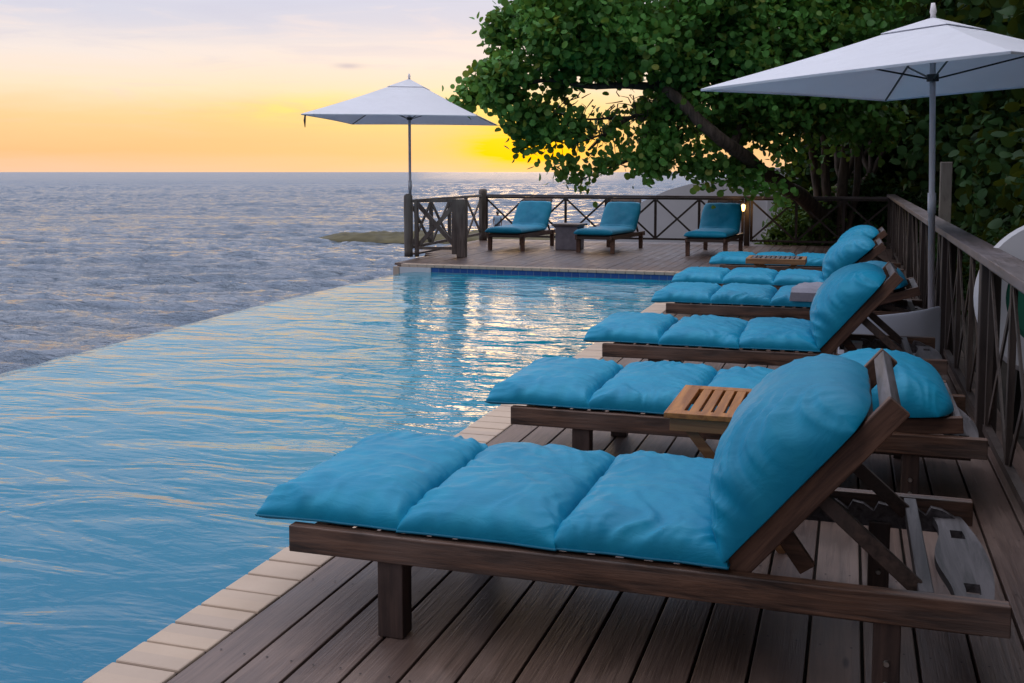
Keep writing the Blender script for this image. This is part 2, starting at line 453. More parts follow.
for ya, yb, xa, xb in ((-2000, 40000, -40000, 40000),):
    f = bm.faces.new([bm.verts.new(p) for p in ((xa, ya, SEA-.9), (xb, ya, SEA-.9), (xb, yb, SEA-.9), (xa, yb, SEA-.9))])
obj('seabed', bm, M['sea'], kind='structure')

WL = -.12
# infinity edge polyline (x at given y)
edge = [(-3, -5.8), (2, -6.1), (6.5, -6.42), (8.9, -6.62), (11.1, -6.78), (13.5, -6.82), (15.6, -6.78)]
def ex(y):
    for (y0, x0), (y1, x1) in zip(edge, edge[1:]):
        if y <= y1: return x0 + (x1-x0)*(y-y0)/(y1-y0)
    return edge[-1][1]
pw = waves(16, .16, 1.1, .045, R(82), .45)
def far_edge(x): return 15.27 - (x + 2.2) * .025     # pool's far edge line, y at x
ny_, nx_ = 620, 190
ys = np.linspace(-2.5, 15.4, ny_); exs = np.array([ex(y) for y in ys])
T = np.linspace(0, 1, nx_)
PX = exs[:, None]*(1-T[None]) + (-2.03)*T[None]; PYm = np.repeat(ys[:, None], nx_, 1)
lowf = .55 + .45*np.sin(PX*.9 + 1.3*np.sin(PYm*.5)) * np.sin(PYm*.7 + .8)
near = np.clip((PYm - 1.5)/4, .15, 1)
PZ = WL + pw(PX, PYm) * .55 * np.clip(lowf, .12, 1) * near
T0 = T[None]*np.ones_like(PX)
PZ = WL + (PZ - WL) * np.clip((1-T0)*12, 0, 1)
PZ -= .03*np.clip((.06 - T0)/.06, 0, 1)**1.6 + .04*np.clip((.01 - T0)/.01, 0, 1)
V = np.stack([PX, PYm, PZ], -1).reshape(-1, 3)
i = np.arange((ny_-1)*(nx_-1)); a_ = (i//(nx_-1))*nx_ + i % (nx_-1)
F = np.stack([a_, a_+1, a_+1+nx_, a_+nx_], 1)
gridmesh('pool_water', np.stack([PX, PYm, PZ], -1), M['pool'], 'structure')
# pool shell below the water: weir wall along the infinity edge and the ends
bm = B()
for (y0, x0), (y1, x1) in zip(edge, edge[1:]):
    v = [bm.verts.new(p) for p in ((x0-.02, y0, WL-.06), (x1-.02, y1, WL-.06), (x1-.25, y1, WL-.3), (x0-.25, y0, WL-.3), (x1-.25, y1, -3.2), (x0-.25, y0, -3.2))]
    bm.faces.new(v[:4]); bm.faces.new((v[3], v[2], v[4], v[5]))
obj('pool_wall', bm, M['tile'], kind='structure')

# decking: one deck, boards running away from the camera with open joints
bm = B()
gx = [-1.832 + .158*k for k in range(17)]
for k in range(17):
    x0 = gx[k] + .005; x1 = gx[k] + .158 - .005
    cuts = [-1.5, 6.2 + (k*1.37) % 3.2]
    while cuts[-1] < 15.2: cuts.append(cuts[-1] + 3.6)
    cuts = [c for c in cuts if c < 15.0] + [15.3]
    if abs(x0 - gx[16]) < .02: x1 += .04
    for a, b in zip(cuts, cuts[1:]): box(bm, (x0, a + .002, -.035), (x1, b - .002, random.uniform(-.0015, .0015)))

k = -6
x = 1.1
xs = []
while x > -8.2:
    xs.append(x); x -= .158
for x in xs:
    xa, xb = x - .153, x
    y0 = far_edge(max(x, -6.85)) + .17
    if x < -6.85: y0 = max(y0, 15.4 + (-6.86 - xa)/.14)
    if y0 > 21.3: continue
    if x > -1.9: y0 = 15.45
    c1 = 17.2 + (x*7.7) % 2.4
    for a, b in ((y0, c1), (c1, 21.75)):
        if b - a > .05: box(bm, (xa, a + .002, -.035), (xb, b - .002, random.uniform(-.0015, .0015)))
box(bm, (-1.832, 15.302, -.035), (1.1, 15.447, .0))
deck = obj('deck', bm, M['deck'], kind='structure', bevel=.003)
bm = B()
box(bm, (-1.86, -1.5, -.3), (1.05, 15.4, -.045)); box(bm, (-6.8, 15.55, -.3), (1.0, 21.7, -.045))
box(bm, (-7.2, 16.9, -.3), (-6.9, 21.7, -.045))
for yy in (15.9, 18.6, 21.4):
    for xx in (-7.1, -5.2, -3.2, -1.2): box(bm, (xx-.1, yy-.1, -3.2), (xx+.1, yy+.1, -.3))
obj('deck_substructure', bm, M['soil'], kind='structure')
bm = B()
for k in range(17):
    for yy in np.arange(1.5, 8.5, .6):
        for dx in (.035, .123):
            x_ = gx[k] + dx + random.uniform(-.004, .004); y_ = yy + random.uniform(-.01, .01)
            bmesh.ops.create_circle(bm, cap_ends=True, radius=.0038, segments=8, matrix=Matrix.Translation((x_, y_, .0026)))
obj('deck_screws', bm, M['bolt_dark'], kind='structure')
# small inspection hatch let into the deck
bm = B()
h0 = Vector((-1.66, 4.36, 0))
box(bm, (-1.655, 4.34, .003), (-1.40, 4.62, .012))
ht = tag(obj('deck_hatch', bm, M['deck'], bevel=.002), 'small square timber hatch set in the deck between the two nearest loungers', 'hatch')

# coping along the pool
bm = B(); yj = 2.541 - .1453*28; 
while yj < 15.2:
    box(bm, (-2.055, yj + .005, -.045), (-1.834, yj + .1453 - .005, .002 + random.uniform(-.001, .001))); yj += .1453
x = -2.06
cx = -1.834
while cx > -6.75:
    xa = cx - .145
    ya = far_edge(cx)
    box(bm, (xa + .003, ya, -.045), (cx - .003, ya + .155, .003)); cx -= .145
obj('coping', bm, M['coping'], kind='structure', bevel=.006)
bm = B()
box(bm, (-2.049, -1.5, -.30), (-1.838, 15.25, -.006))
box(bm, (-6.84, 15.41, -.30), (-1.838, 15.53, -.010))
obj('coping_bed', bm, M['grout'], kind='structure')
bm = B()
v = [bm.verts.new(p) for p in ((-6.3, far_edge(-6.3)+.012, -.046), (-1.9, far_edge(-1.9)+.012, -.046), (-1.9, far_edge(-1.9)+.012, -.5), (-6.3, far_edge(-6.3)+.012, -.5))]
bm.faces.new(v)
v = [bm.verts.new(p) for p in ((-2.046, 15.25, -.046), (-2.046, -2, -.046), (-2.046, -2, -.5), (-2.046, 15.25, -.5))]
bm.faces.new(v)
obj('pool_tile_band', bm, M['tile'], kind='structure')
bm = B()
box(bm, (-6.78, 15.36, -.34), (-6.25, 15.41, -.046)); box(bm, (-6.8, 15.42, -.5), (-6.3, 15.6, -.046))
obj('pool_corner_wall', bm, M['plaster'], kind='structure')
bm = B(); box(bm, (-6.88, 15.34, -.4), (-6.785, 15.62, -.04))
obj('deck_edge_beam', bm, M['coping'], kind='structure')

# land to the right of the deck and behind it
bm = B()
box(bm, (1.12, -8, -3.4), (45, 46, -.45)); box(bm, (-3.9, 21.8, -3.4), (1.12, 46, -.45))
obj('ground', bm, M['soil'], kind='structure')

# pale plaster wall sweeping up behind the back fence
prof = [(585, 229), (598, 224), (612, 217), (630, 208), (650, 198), (668, 190), (690, 184), (715, 180), (745, 176), (768, 174)]
Yw = 26.0
pts = [at(a, b, Yw) for a, b in prof]
bm = B()
poly = [(p.x, p.z) for p in pts]
poly = [(poly[0][0]-.25, -3.2)] + poly + [(poly[-1][0], -3.2)]
prism(bm, poly, 1, Yw, Yw + .3)
wall = thing('plaster_wall', 'pale grey plastered wall whose top sweeps up behind the far railing', 'wall', (0, 0, 0))
obj('wall_panel', bm, M['plaster'], wall)
bm = B(); p = at(768, 174, Yw)
box(bm, (p.x + .002, Yw-.25, -3.2), (p.x + 2.2, Yw + .3, 1.55))
obj('wall_return', bm, M['plaster'], wall, bevel=.02)

# rocks out in the sea
def rockheap(cx, cy, lx, ly, h, seed, z0=SEA):
    n = 90; m = 26
    V, F = [], []
    for j in range(m):
        for i in range(n):
            u = -1 + 2*i/(n-1); v = -1 + 2*j/(m-1)
            k = max(0, 1 - abs(u)**3) ** .6 * max(0, 1 - v*v) ** .6
            p = Vector((u*lx*.9, v*ly*.9, seed))
            z = h*k*(.75 + .6*noise.noise(p)) + .22*k*noise.noise(p*3.1) - .25*(1-k)
            V.append((cx + u*lx, cy + v*ly*(1+.2*noise.noise(p*.6)), z0 + z))
    for j in range(m-1):
        for i in range(n-1):
            a = j*n + i; F.append((a, a+1, a+1+n, a+n))
    return V, F
pr = atz(322, 236, SEA)
V, F = rockheap(pr.x + 9.5, pr.y + .8, 10.2, 2.0, .42, 3.3)
tag(obj('rock_reef', (V, F), M['rock'], smooth=True), 'low dark mossy reef of rocks breaking the sea left of the deck', 'rocks')

# ------------------------------------------------------------------ loungers
LL, LW, RT = 2.10, .96, .33
def cushion(L, W_, T, seed, nu=52, nv=64, wr=1.0, kx=4.0, zs=.012, bot=.012, over=0, fat=False):
    """pillow; local x 0..L, y 0..W, underside at z=0"""
    V, F = [], []
    def nz(a, b, c): return noise.noise(Vector((a, b, c + seed*7.7)))
    for side in (1, -1):
        off = len(V)
        for j in range(nv + 1):
            for i in range(nu + 1):
                u = math.sin(math.pi/2*(-1 + 2*i/nu)); v = math.sin(math.pi/2*(-1 + 2*j/nv))
                h = (max(0, 1 - abs(u)**kx) * max(0, 1 - abs(v)**(kx+.5))) ** .44
                if fat: h = max(0, 1 - abs(u)**2.3)**.5 * max(0, 1 - abs(v)**5)**.34
                if fat: h *= 1.06 - .13*(u+1)/2
                else: h = (max(0, 1 - abs(u)**4.4) * max(0, 1 - abs(v)**6.5)) ** .32
                dome = (1 - u*u*.55) * (1 - v*v*.45)
                pin = 1 - .035*(1 - abs(v)**2) if abs(u) > .0 else 1
                x = L/2*(1 + u*(1 - .03*(1-v*v))); y = W_/2*(1 + v*(1 - .022*(1-u*u)))
                if fat: x *= 1 - .13*abs(v)**6; y *= 1 - .10*abs(u)**5
                x += .006*nz(y*9, x*3, 1); y += .006*nz(x*9, y*3, 2)
                if side > 0:
                    z = zs + (T - zs) * (h*(.72 if fat else .82) + h*dome*(.28 if fat else .18))
                    eu = math.exp(-(1-abs(u))/.34); ev = math.exp(-(1-abs(v))/.30)
                    f1 = 1 - abs(nz(x*3.0, y*(21 if fat else 16) + 3*nz(x*4, y*4, 9), 3))**.75*2.4
                    f2 = 1 - abs(nz(x*(21 if fat else 16) + 3*nz(x*4, y*4, 8), y*3.0, 4))**.75*2.4
                    f3 = 1 - abs(nz((x+y)*7, (x-y)*3.2, 5))*2.2
                    z += wr*h*(.015*f1*eu + .030*f2*ev*(.9 if fat else .6+.6*nz(x*2,3,y)) + .004*f3 + .008*nz(x*4.5, y*4.5, 6) + .0025*nz(x*30, y*30, 7))
                else:
                    z = zs*(1-h) + 0*h
                    if over and x < over: z -= .02*h*(1 - x/over)
                V.append((x, y, z))
        for j in range(nv):
            for i in range(nu):
                a = off + j*(nu+1) + i
                q = (a, a+1, a+nu+2, a+nu+1); F.append(q if side > 0 else q[::-1])
    me = bpy.data.meshes.new('cushion'); me.from_pydata(V, [], F)
    b = bmesh.new(); b.from_mesh(me); bmesh.ops.remove_doubles(b, verts=b.verts[:], dist=1e-4); bmesh.ops.recalc_face_normals(b, faces=b.faces[:])
    b.to_mesh(me); b.free(); me.materials.append(M['cushion']); me.shade_smooth()
    return me
def piping(L, W_, seed, zs=.012):
    bm = B(); pts = []
    def nz(a, b, c): return noise.noise(Vector((a, b, c + seed*7.7)))
    def P(u, v):
        x = L/2*(1 + u*(1 - .03*(1-v*v))); y = W_/2*(1 + v*(1 - .022*(1-u*u)))
        return (x + .006*nz(y*9, x*3, 1), y + .006*nz(x*9, y*3, 2), zs)
    N = 26
    for a, b in (((-1,-1),(1,-1)), ((1,-1),(1,1)), ((1,1),(-1,1)), ((-1,1),(-1,-1))):
        for k in range(N):
            t = math.sin(math.pi/2*(-1 + 2*k/N))*.5 + .5
            pts.append(P(a[0]+(b[0]-a[0])*t, a[1]+(b[1]-a[1])*t))
    pts.append(pts[0]); tube(bm, pts, .0042, 6, False)
    return bm
SEATM = [(cushion(.515, .91, .110, s, nu=72, nv=100, wr=1.0, over=(.16 if s == 1 else 0)), piping(.515, .91, s)) for s in (1, 2, 3, 4, 5)]
SEATM = [(m, obj('tmp', p, M['piping'], smooth=True).data) for m, p in SEATM]
for o in [o for o in COL.objects if o.name.startswith('tmp')]: bpy.data.objects.remove(o)
BACKM = cushion(.60, .92, .235, 11, nu=96, nv=110, wr=1.15, zs=.012, fat=True)
BACKF = cushion(.63, .91, .21, 17, nu=90, nv=100, wr=.9, zs=.012, fat=True)
def meshobj(name, me, parent, loc=(0,0,0), rot=(0,0,0)):
    o = bpy.data.objects.new(name, me); COL.objects.link(o); o.parent = parent; o.location = loc; o.rotation_euler = rot
    return o

ANG = R(49.5)
def make_lounger(label, deg):
    raised = deg > 15
    t = thing('sun_lounger', label, 'sun lounger', (0,0,0), 0, 'dark timber sun loungers in the row beside the pool')
    for y in (0, LW - .045):
        bm = B(); box(bm, (0, y, RT-.085), (LL, y+.045, RT)); obj('side_rail', bm, M['rail'], t, bevel=.004)
    for x in (.30, 1.765):
        for k, y in enumerate((.046, LW-.046-.075)):
            bm = B(); dx = 0 if x < 1 else .0
            box(bm, (x, y - (.03 if k == 0 else -.03), 0), (x+(.085 if x < 1 else .07), y+.075 - (.03 if k == 0 else -.03), RT-.086)); l = obj('leg', bm, M['railz'], t, bevel=.004)
            if x > 1:
                for z in (.07, .13):
                    bm = B(); yy = y - .03 - .001 if k == 0 else y+.03-.001
                    tube(bm, [(x+.035, yy, z), (x+.035, yy-.007, z)], [.010, .007], 10); obj('bolt', bm, M['bolt'], l, smooth=False)
    # cross members: foot bar, middle bars
    for x in (.003, .62, 1.32):
        bm = B(); box(bm, (x, .046, RT-.083), (x+.05, LW-.046, RT-.046)); obj('cross_bar', bm, M['raily'], t, bevel=.003)
    # seat slats
    x = .09
    while x < 1.33:
        bm = B(); box(bm, (x, .046, RT-.045), (x+.055, LW-.046, RT-.026)); obj('slat', bm, M['raily'], t, bevel=.002); x += .088
    # toothed racks inside both rails
    for y in (.047, LW-.047-.03):
        poly = [(1.48, RT-.105), (2.04, RT-.105), (2.04, RT-.05)]
        x = 2.0
        while x > 1.62:
            poly += [(x, RT-.028), (x-.035, RT-.022), (x-.05, RT-.052)]; x -= .085
        poly += [(1.50, RT-.03), (1.48, RT-.05)]
        bm = B(); prism(bm, poly, 1, y, y+.03); obj('toothed_rack', bm, M['grey'] if y > .5 else M['raily'], t)
    # weathered end board with hand holes, curved sides
    bm = B()
    n = 22; out, inn = [], []
    for k in range(n+1):
        y = .047 + (LW - .094)*k/n
        s = math.sin(math.pi*k/n)
        out.append((2.06 + .045*s - (.02 if k < 3 else 0), y)); inn.append((1.965 + .015*math.sin(3*math.pi*k/n), y))
    TH = (RT-.078, RT-.052)
    holes = [(4, 6), (16, 18)]
    for k in range(n):
        (xo, y), (xo2, y2) = out[k], out[k+1]; (xi, _), (xi2, _) = inn[k], inn[k+1]
        is_hole = any(a <= k < b for a, b in holes)
        segs = [(0, 1)] if not is_hole else [(0, .32), (.68, 1)]
        for a, b in segs:
            q = [(xi+(xo-xi)*a, y), (xi+(xo-xi)*b, y), (xi2+(xo2-xi2)*b, y2), (xi2+(xo2-xi2)*a, y2)]
            prism(bm, q, 2, *TH)
    bmesh.ops.remove_doubles(bm, verts=bm.verts[:], dist=1e-5)
    obj('end_board', bm, M['grey'], t)
    # backrest
    ang = R(deg)
    bk = bpy.data.objects.new('backrest', None); COL.objects.link(bk); bk.parent = t
    bk.location = (1.37, 0, RT-.03 if raised else RT-.012); bk.rotation_euler = (0, -ang, 0); bk.empty_display_size = .1
    LB = .69 if raised else .64
    for y in (.052, LW-.052-.035):
        bm = B(); box(bm, (0, y, -.035), (LB, y+.035, .035)); obj('back_rail', bm, M['back'], bk, bevel=.004)
    for x in (LB-.045, LB-.15):
        bm = B(); box(bm, (x, .088, -.006), (x+.045 if x > LB-.1 else x+.05, LW-.088, .03)); obj('back_slat', bm, M['grey'], bk, bevel=.003)
    x = .02
    while x < LB-.18:
        bm = B(); box(bm, (x, .088, .008), (x+.055, LW-.088, .028)); obj('back_slat', bm, M['raily'], bk, bevel=.002); x += .095
    if raised:
        c, s = math.cos(ang), math.sin(ang)
        top = Vector((1.37 + .36*c, 0, RT-.03 + .36*s)); bot = Vector((min(1.99, top.x + math.sqrt(max(.01, .40**2 - (.36*s)**2))), 0, RT-.03))
        pf = bpy.data.objects.new('prop_frame', None); COL.objects.link(pf); pf.parent = t; pf.empty_display_size = .1
        for y in (.12, LW-.15):
            bm = B(); beam(bm, (top.x+.01, y, top.z-.03), (bot.x-.012, y, bot.z+.005), .022, .045, (0,1,0)); obj('strut', bm, M['raily'], pf, bevel=.003)
        bm = B(); box(bm, (bot.x-.018, .05, bot.z-.015), (bot.x+.022, LW-.05, bot.z+.028)); obj('prop_bar', bm, M['grey'], pf, bevel=.003)
        bm = B(); beam(bm, (1.50, .2, RT+.09), (1.585, .2, RT-.03), .03, .05, (0,1,0)); obj('stop_block', bm, M['back'], t, bevel=.003)
    return t
def make_mattress(label, deg, order, jit=0):
    raised = deg > 15; A_ = R(deg)
    t = thing('lounger_mattress', label, 'cushion', (0,0,0), 0, 'turquoise mattresses on the row of loungers')
    x = -.13
    rr = random.Random(order[0]*31 + jit)
    for k, i in enumerate(order):
        me, pm = SEATM[i]
        c = meshobj('seat_cushion', me, t, (x, .016 + rr.uniform(-.006, .008), RT+.0015), (0, 0, R(rr.uniform(-1.2, 1.2))))
        meshobj('piping', pm, c); x += .495
    if raised:
        c = meshobj('back_cushion', BACKM, t, (1.392 - .024*math.sin(A_), .012, RT+.006+.024*math.cos(A_)), (0, -A_, R(.5)))
    else:
        c = meshobj('back_cushion', BACKF, t, (1.36, .02, RT+.022), (0, -R(5), 0))
    return t

spots = [(-1.68, 2.92), (-1.53, 4.76), (-1.53, 6.72), (-1.49, 8.98), (-1.58, 10.62), (-1.50, 12.95)]
ll = ['dark timber sun lounger nearest the camera with raised backrest and prop frame',
      'second dark sun lounger from the camera with its backrest lowered',
      'third dark sun lounger from the camera, raised back in front of the pale grey sheet',
      'fourth dark sun lounger from camera, back half lowered, towel on it',
      'fifth dark sun lounger from the camera, raised back, before the slatted cross legged table',
      'sixth and farthest sun lounger of the poolside row, raised back, behind the cross legged table']
ml = ['large turquoise mattress nearest the camera with its fat back cushion propped up',
      'turquoise mattress behind the honey coloured table, lying almost flat on the second lounger',
      'turquoise mattress of the third lounger with the back cushion propped up',
      'turquoise mattress with a lavender grey towel on it, back cushion by the railing',
      'turquoise mattress propped up on the fifth lounger, in front of the cross legged table',
      'turquoise mattress on the farthest poolside lounger, half hidden behind the cross legged table']
up = make_lounger(ll[0], 49.5); up.location = (*spots[0], 0)
lo_ = make_lounger(ll[1], 5); lo_.location = (*spots[1], 0)
rz = [0, R(-.2), R(.3), R(-.3), R(.4), 0]
DEG = [49.5, 5, 48, 17, 41, 40]
dup(up, (*spots[2], 0), rz[2], ll[2])
for k in (3, 4):
    q_ = make_lounger(ll[k], DEG[k]); q_.location = (*spots[k], 0); q_.rotation_euler = (0, 0, rz[k])
dup(q_, (*spots[5], 0), rz[5], ll[5])
orders = [(0, 1, 2), (0, 3, 4), (0, 4, 1), (0, 2, 3), (0, 1, 4), (0, 3, 2)]
for k, s in enumerate(spots):
    m = make_mattress(ml[k], DEG[k] if k != 2 else 49.5, orders[k], k); m.location = (*s, 0); m.rotation_euler = (0, 0, rz[k])

# three slimmer loungers on the far deck
def contour(seed):
    """one piece pad: seat 1.25 long then back at 50 degrees, y 0..W"""
    W_, T = .74, .12; V, F = [], []
    path = [(0, 0)]; nS, nB = 34, 24
    for i in range(1, nS+1): path.append((1.22*i/nS, 0))
    a = 0
    for i in range(1, nB+1):
        a = min(R(52), a + R(52)/6); path.append((path[-1][0] + math.cos(a)*.74/nB, path[-1][1] + math.sin(a)*.74/nB))
    tot = len(path)-1; nv = 26
    for side in (1, -1):
        for k, (px_, pz) in enumerate(path):
            q = path[min(k+1, tot)]; p = path[max(k-1, 0)]
            dx, dz = q[0]-p[0], q[1]-p[1]; L = math.hypot(dx, dz); nx_, nz_ = -dz/L, dx/L
            s = k/tot; e = min(s, 1-s)*2
            for j in range(nv+1):
                v = math.sin(math.pi/2*(-1+2*j/nv))
                h = (min(1, e*14) ** .5) * (max(0, 1-abs(v)**5)) ** .45
                h = h if 0 < k < tot else 0
                if side > 0:
                    tt = .03 + (T-.03)*h + .01*h*noise.noise(Vector((px_*6, v*3, pz*6+seed)))
                    if abs(s-.6) < .02: tt -= .02*h
                else: tt = .03*(1-h)
                yy = W_/2*(1+v); sh = .0
                if s > .85: yy = W_/2*(1 + v*(1-.14*((s-.85)/.15)**2))
                V.append((px_ + nx_*tt, yy, pz + nz_*tt))
    N = (tot+1)*(nv+1)
    for sd_ in (0, 1):
        for k in range(tot):
            for j in range(nv):
                a = sd_*N + k*(nv+1) + j; F.append((a, a+1, a+nv+2, a+nv+1) if sd_ else (a, a+nv+1, a+nv+2, a+1))
    me = bpy.data.meshes.new('pad'); me.from_pydata(V, [], F)
    b = bmesh.new(); b.from_mesh(me); bmesh.ops.remove_doubles(b, verts=b.verts[:], dist=1e-4); bmesh.ops.recalc_face_normals(b, faces=b.faces[:])
    b.to_mesh(me); b.free(); me.materials.append(M['cushion']); me.shade_smooth()
    return me
def make_far_lounger(label):
    t = thing('sun_lounger', label, 'sun lounger', (0,0,0), 0, 'slim timber loungers on the far deck')
    for y in (0, .66):
        bm = B(); box(bm, (0, y, .24), (1.85, y+.04, .32)); obj('side_rail', bm, M['rail'], t, bevel=.004)
    for x in (.08, 1.62):
        for y in (-.012, .64):
            bm = B(); prism(bm, [(x, .30), (x+.075, .30), (x+.06, 0), (x+.015, 0)], 1, y, y+.07); obj('leg', bm, M['back'], t, bevel=.003)
    for x in (0.001, .6, 1.2, 1.80):
        bm = B(); box(bm, (x, .041, .25), (x+.05, .659, .30)); obj('cross_bar', bm, M['raily'], t)
    x = .07
    while x < 1.2:
        bm = B(); box(bm, (x, .041, .302), (x+.06, .659, .319)); obj('slat', bm, M['raily'], t); x += .1
    bk = bpy.data.objects.new('backrest', None); COL.objects.link(bk); bk.parent = t; bk.location = (1.25, 0, .30); bk.rotation_euler = (0, -R(52), 0)
    for y in (.045, .62):
        bm = B(); box(bm, (0, y, -.02), (.78, y+.035, .02)); obj('back_rail', bm, M['back'], bk)
    for x in (.1, .3, .5, .74):
        bm = B(); box(bm, (x, .081, -.01), (x+.05, .619, .012)); obj('back_slat', bm, M['back'], bk)
    bm = B(); beam(bm, (1.5, .1, .58), (1.72, .1, .30), .03, .03, (0,1,0)); beam(bm, (1.5, .59, .58), (1.72, .59, .30), .03, .03, (0,1,0)); obj('strut', bm, M['back'], t)
    return t
fl = [((-5.72, 18.45), 97, 'leftmost'), ((-4.02, 18.35), 94, 'middle'), ((-2.02, 18.25), 90, 'rightmost')]
pad = contour(1)
f0 = make_far_lounger('x')
names = ['small dark lounger on the far deck next to the corner post', 'small dark lounger on the far deck beside the square pedestal table', 'small dark lounger on the far deck in front of the glowing lamp']
mnames = ['turquoise pad on the far lounger next to the corner post', 'turquoise pad on the far lounger right of the pedestal table', 'turquoise pad on the far lounger in front of the glowing lamp']
for k, (p, a, n) in enumerate(fl):
    # local x runs towards the head, local y to the left of it
    o = f0 if k == 0 else dup(f0, (*p, 0), R(a), names[k])
    o.location = (*p, 0); o.rotation_euler = (0, 0, R(a - 12 if k < 2 else a - 4)); o['label'] = names[k]
    t = thing('lounger_pad', mnames[k], 'cushion', (*p, 0), o.rotation_euler.z, 'turquoise pads on the far loungers')
    meshobj('pad_body', pad, t, (-.05, -.02, .322))

# ------------------------------------------------------------------ small wooden tables
t = thing('side_table', 'honey coloured slatted wooden side table between the two nearest loungers', 'side table', (-.67, 4.02, 0))
W1, D1, Z1 = .52, .56, .525
bm = B()
box(bm, (0, 0, Z1-.022), (W1, .06, Z1)); box(bm, (0, D1-.06, Z1-.022), (W1, D1, Z1)); 
box(bm, (0, .0602, Z1-.022), (.07, D1-.0602, Z1)); box(bm, (W1-.07, .0602, Z1-.022), (W1, D1-.0602, Z1))
obj('table_frame', bm, M['teak'], t, bevel=.003)
x = .088
while x < W1-.1:
    bm = B(); box(bm, (x, .0604, Z1-.020), (x+.036, D1-.0604, Z1-.002)); obj('table_slat', bm, M['teak'], t, bevel=.002); x += .0475
for y in (.02, D1-.045):
    bm = B(); box(bm, (.02, y, Z1-.075), (W1-.02, y+.025, Z1-.0225)); obj('apron', bm, M['teak_old'], t, bevel=.002)
for y in (.046, D1-.071):
    for sg in (0, 1):
        bm = B(); a, b = (.06, W1-.06) if sg else (W1-.06, .06)
        beam(bm, (a, y + .012*sg + .006, .0), (b, y + .012*sg + .006, Z1-.03), .011, .04, (0,1,0)); obj('leg', bm, M['teak_old'], t, bevel=.002)

c6 = at(746, 258, 12.0)
t = thing('cross_legged_table', 'brown slatted wooden table on crossed legs between the two farthest poolside loungers', 'side table', (c6.x, 11.95, 0))
W1, D1, Z1 = .64, .5, c6.z
bm = B()
for y in (0, D1-.05): box(bm, (0, y, Z1-.06), (W1, y+.05, Z1))
for x in (0, W1-.045): box(bm, (x, .0502, Z1-.06), (x+.045, D1-.0502, Z1))
obj('table_frame', bm, M['teak_old'], t, bevel=.003)
x = .058
while x < W1-.07:
    bm = B(); box(bm, (x, .051, Z1-.02), (x+.038, D1-.051, Z1+.004)); obj('table_slat', bm, M['grey'], t, bevel=.002); x += .052
for y in (.06, D1-.09):
    for sg in (0, 1):
        bm = B(); a, b = (.1, W1-.1) if sg else (W1-.1, .1)
        beam(bm, (a, y + .024*sg, 0), (b, y + .024*sg, Z1-.05), .022, .04, (0,1,0)); obj('leg', bm, M['teak_old'], t, bevel=.002)

# pedestal between far loungers
t = thing('pedestal_table', 'square violet grey pedestal table between two far loungers', 'side table', (-5.03, 19.3, 0), R(-4))
bm = B(); box(bm, (-.22, -.2, 0), (.22, .2, .44)); obj('pedestal', bm, M['stone'], t, bevel=.01)
bm = B(); box(bm, (-.27, -.25, .4402), (.27, .25, .485)); obj('table_top', bm, M['fence_rail'], t, bevel=.006)

# towel on the fourth mattress
tp = at(806, 303, 9.03)
n = 26; V, F = [], []
L0 = .30
for j in range(n):
    for i in range(n):
        u, v = i/(n-1), j/(n-1)
        y = 9.0 + .42*v; x = tp.x - .13 + L0*u + .10*v
        z = .505 - .02*(1-v)**3 + .008*noise.noise(Vector((u*4, v*4, 1)))
        if v < .12: z = .485 - (.12-v)/.12*.075; y = 8.985 + .02*v
        V.append((x, y, z))
N = len(V); V += [(a, b + .0, c - .022) for a, b, c in V]
for j in range(n-1):
    for i in range(n-1):
        a = j*n+i; F += [(a, a+1, a+1+n, a+n), (N+a, N+a+n, N+a+1+n, N+a+1)]
for i in range(n-1):
    F += [(i, N+i, N+i+1, i+1), ((n-1)*n+i, (n-1)*n+i+1, N+(n-1)*n+i+1, N+(n-1)*n+i), (i*n, (i+1)*n, N+(i+1)*n, N+i*n), (i*n+n-1, N+i*n+n-1, N+(i+1)*n+n-1, (i+1)*n+n-1)]
tw = tag(obj('folded_towel', (V, F), M['towel'], smooth=False), 'lavender grey folded towel hanging over the near edge of the fourth mattress', 'towel')
tw['group'] = 'none'; del tw['group']

# small white box resting in the third lounger's frame
pb = at(853, 348, 7.2)
t = thing('white_box', 'small white box under the raised back of the third lounger', 'box', (pb.x, 7.2, 0))
bm = B(); box(bm, (-.055, -.045, .001), (.055, .045, .335)); obj('carton', bm, M['white'], t, bevel=.004)
bm = B(); box(bm, (-.058, -.048, .3352), (.058, .048, .348)); obj('lid', bm, M['white'], t, bevel=.003)

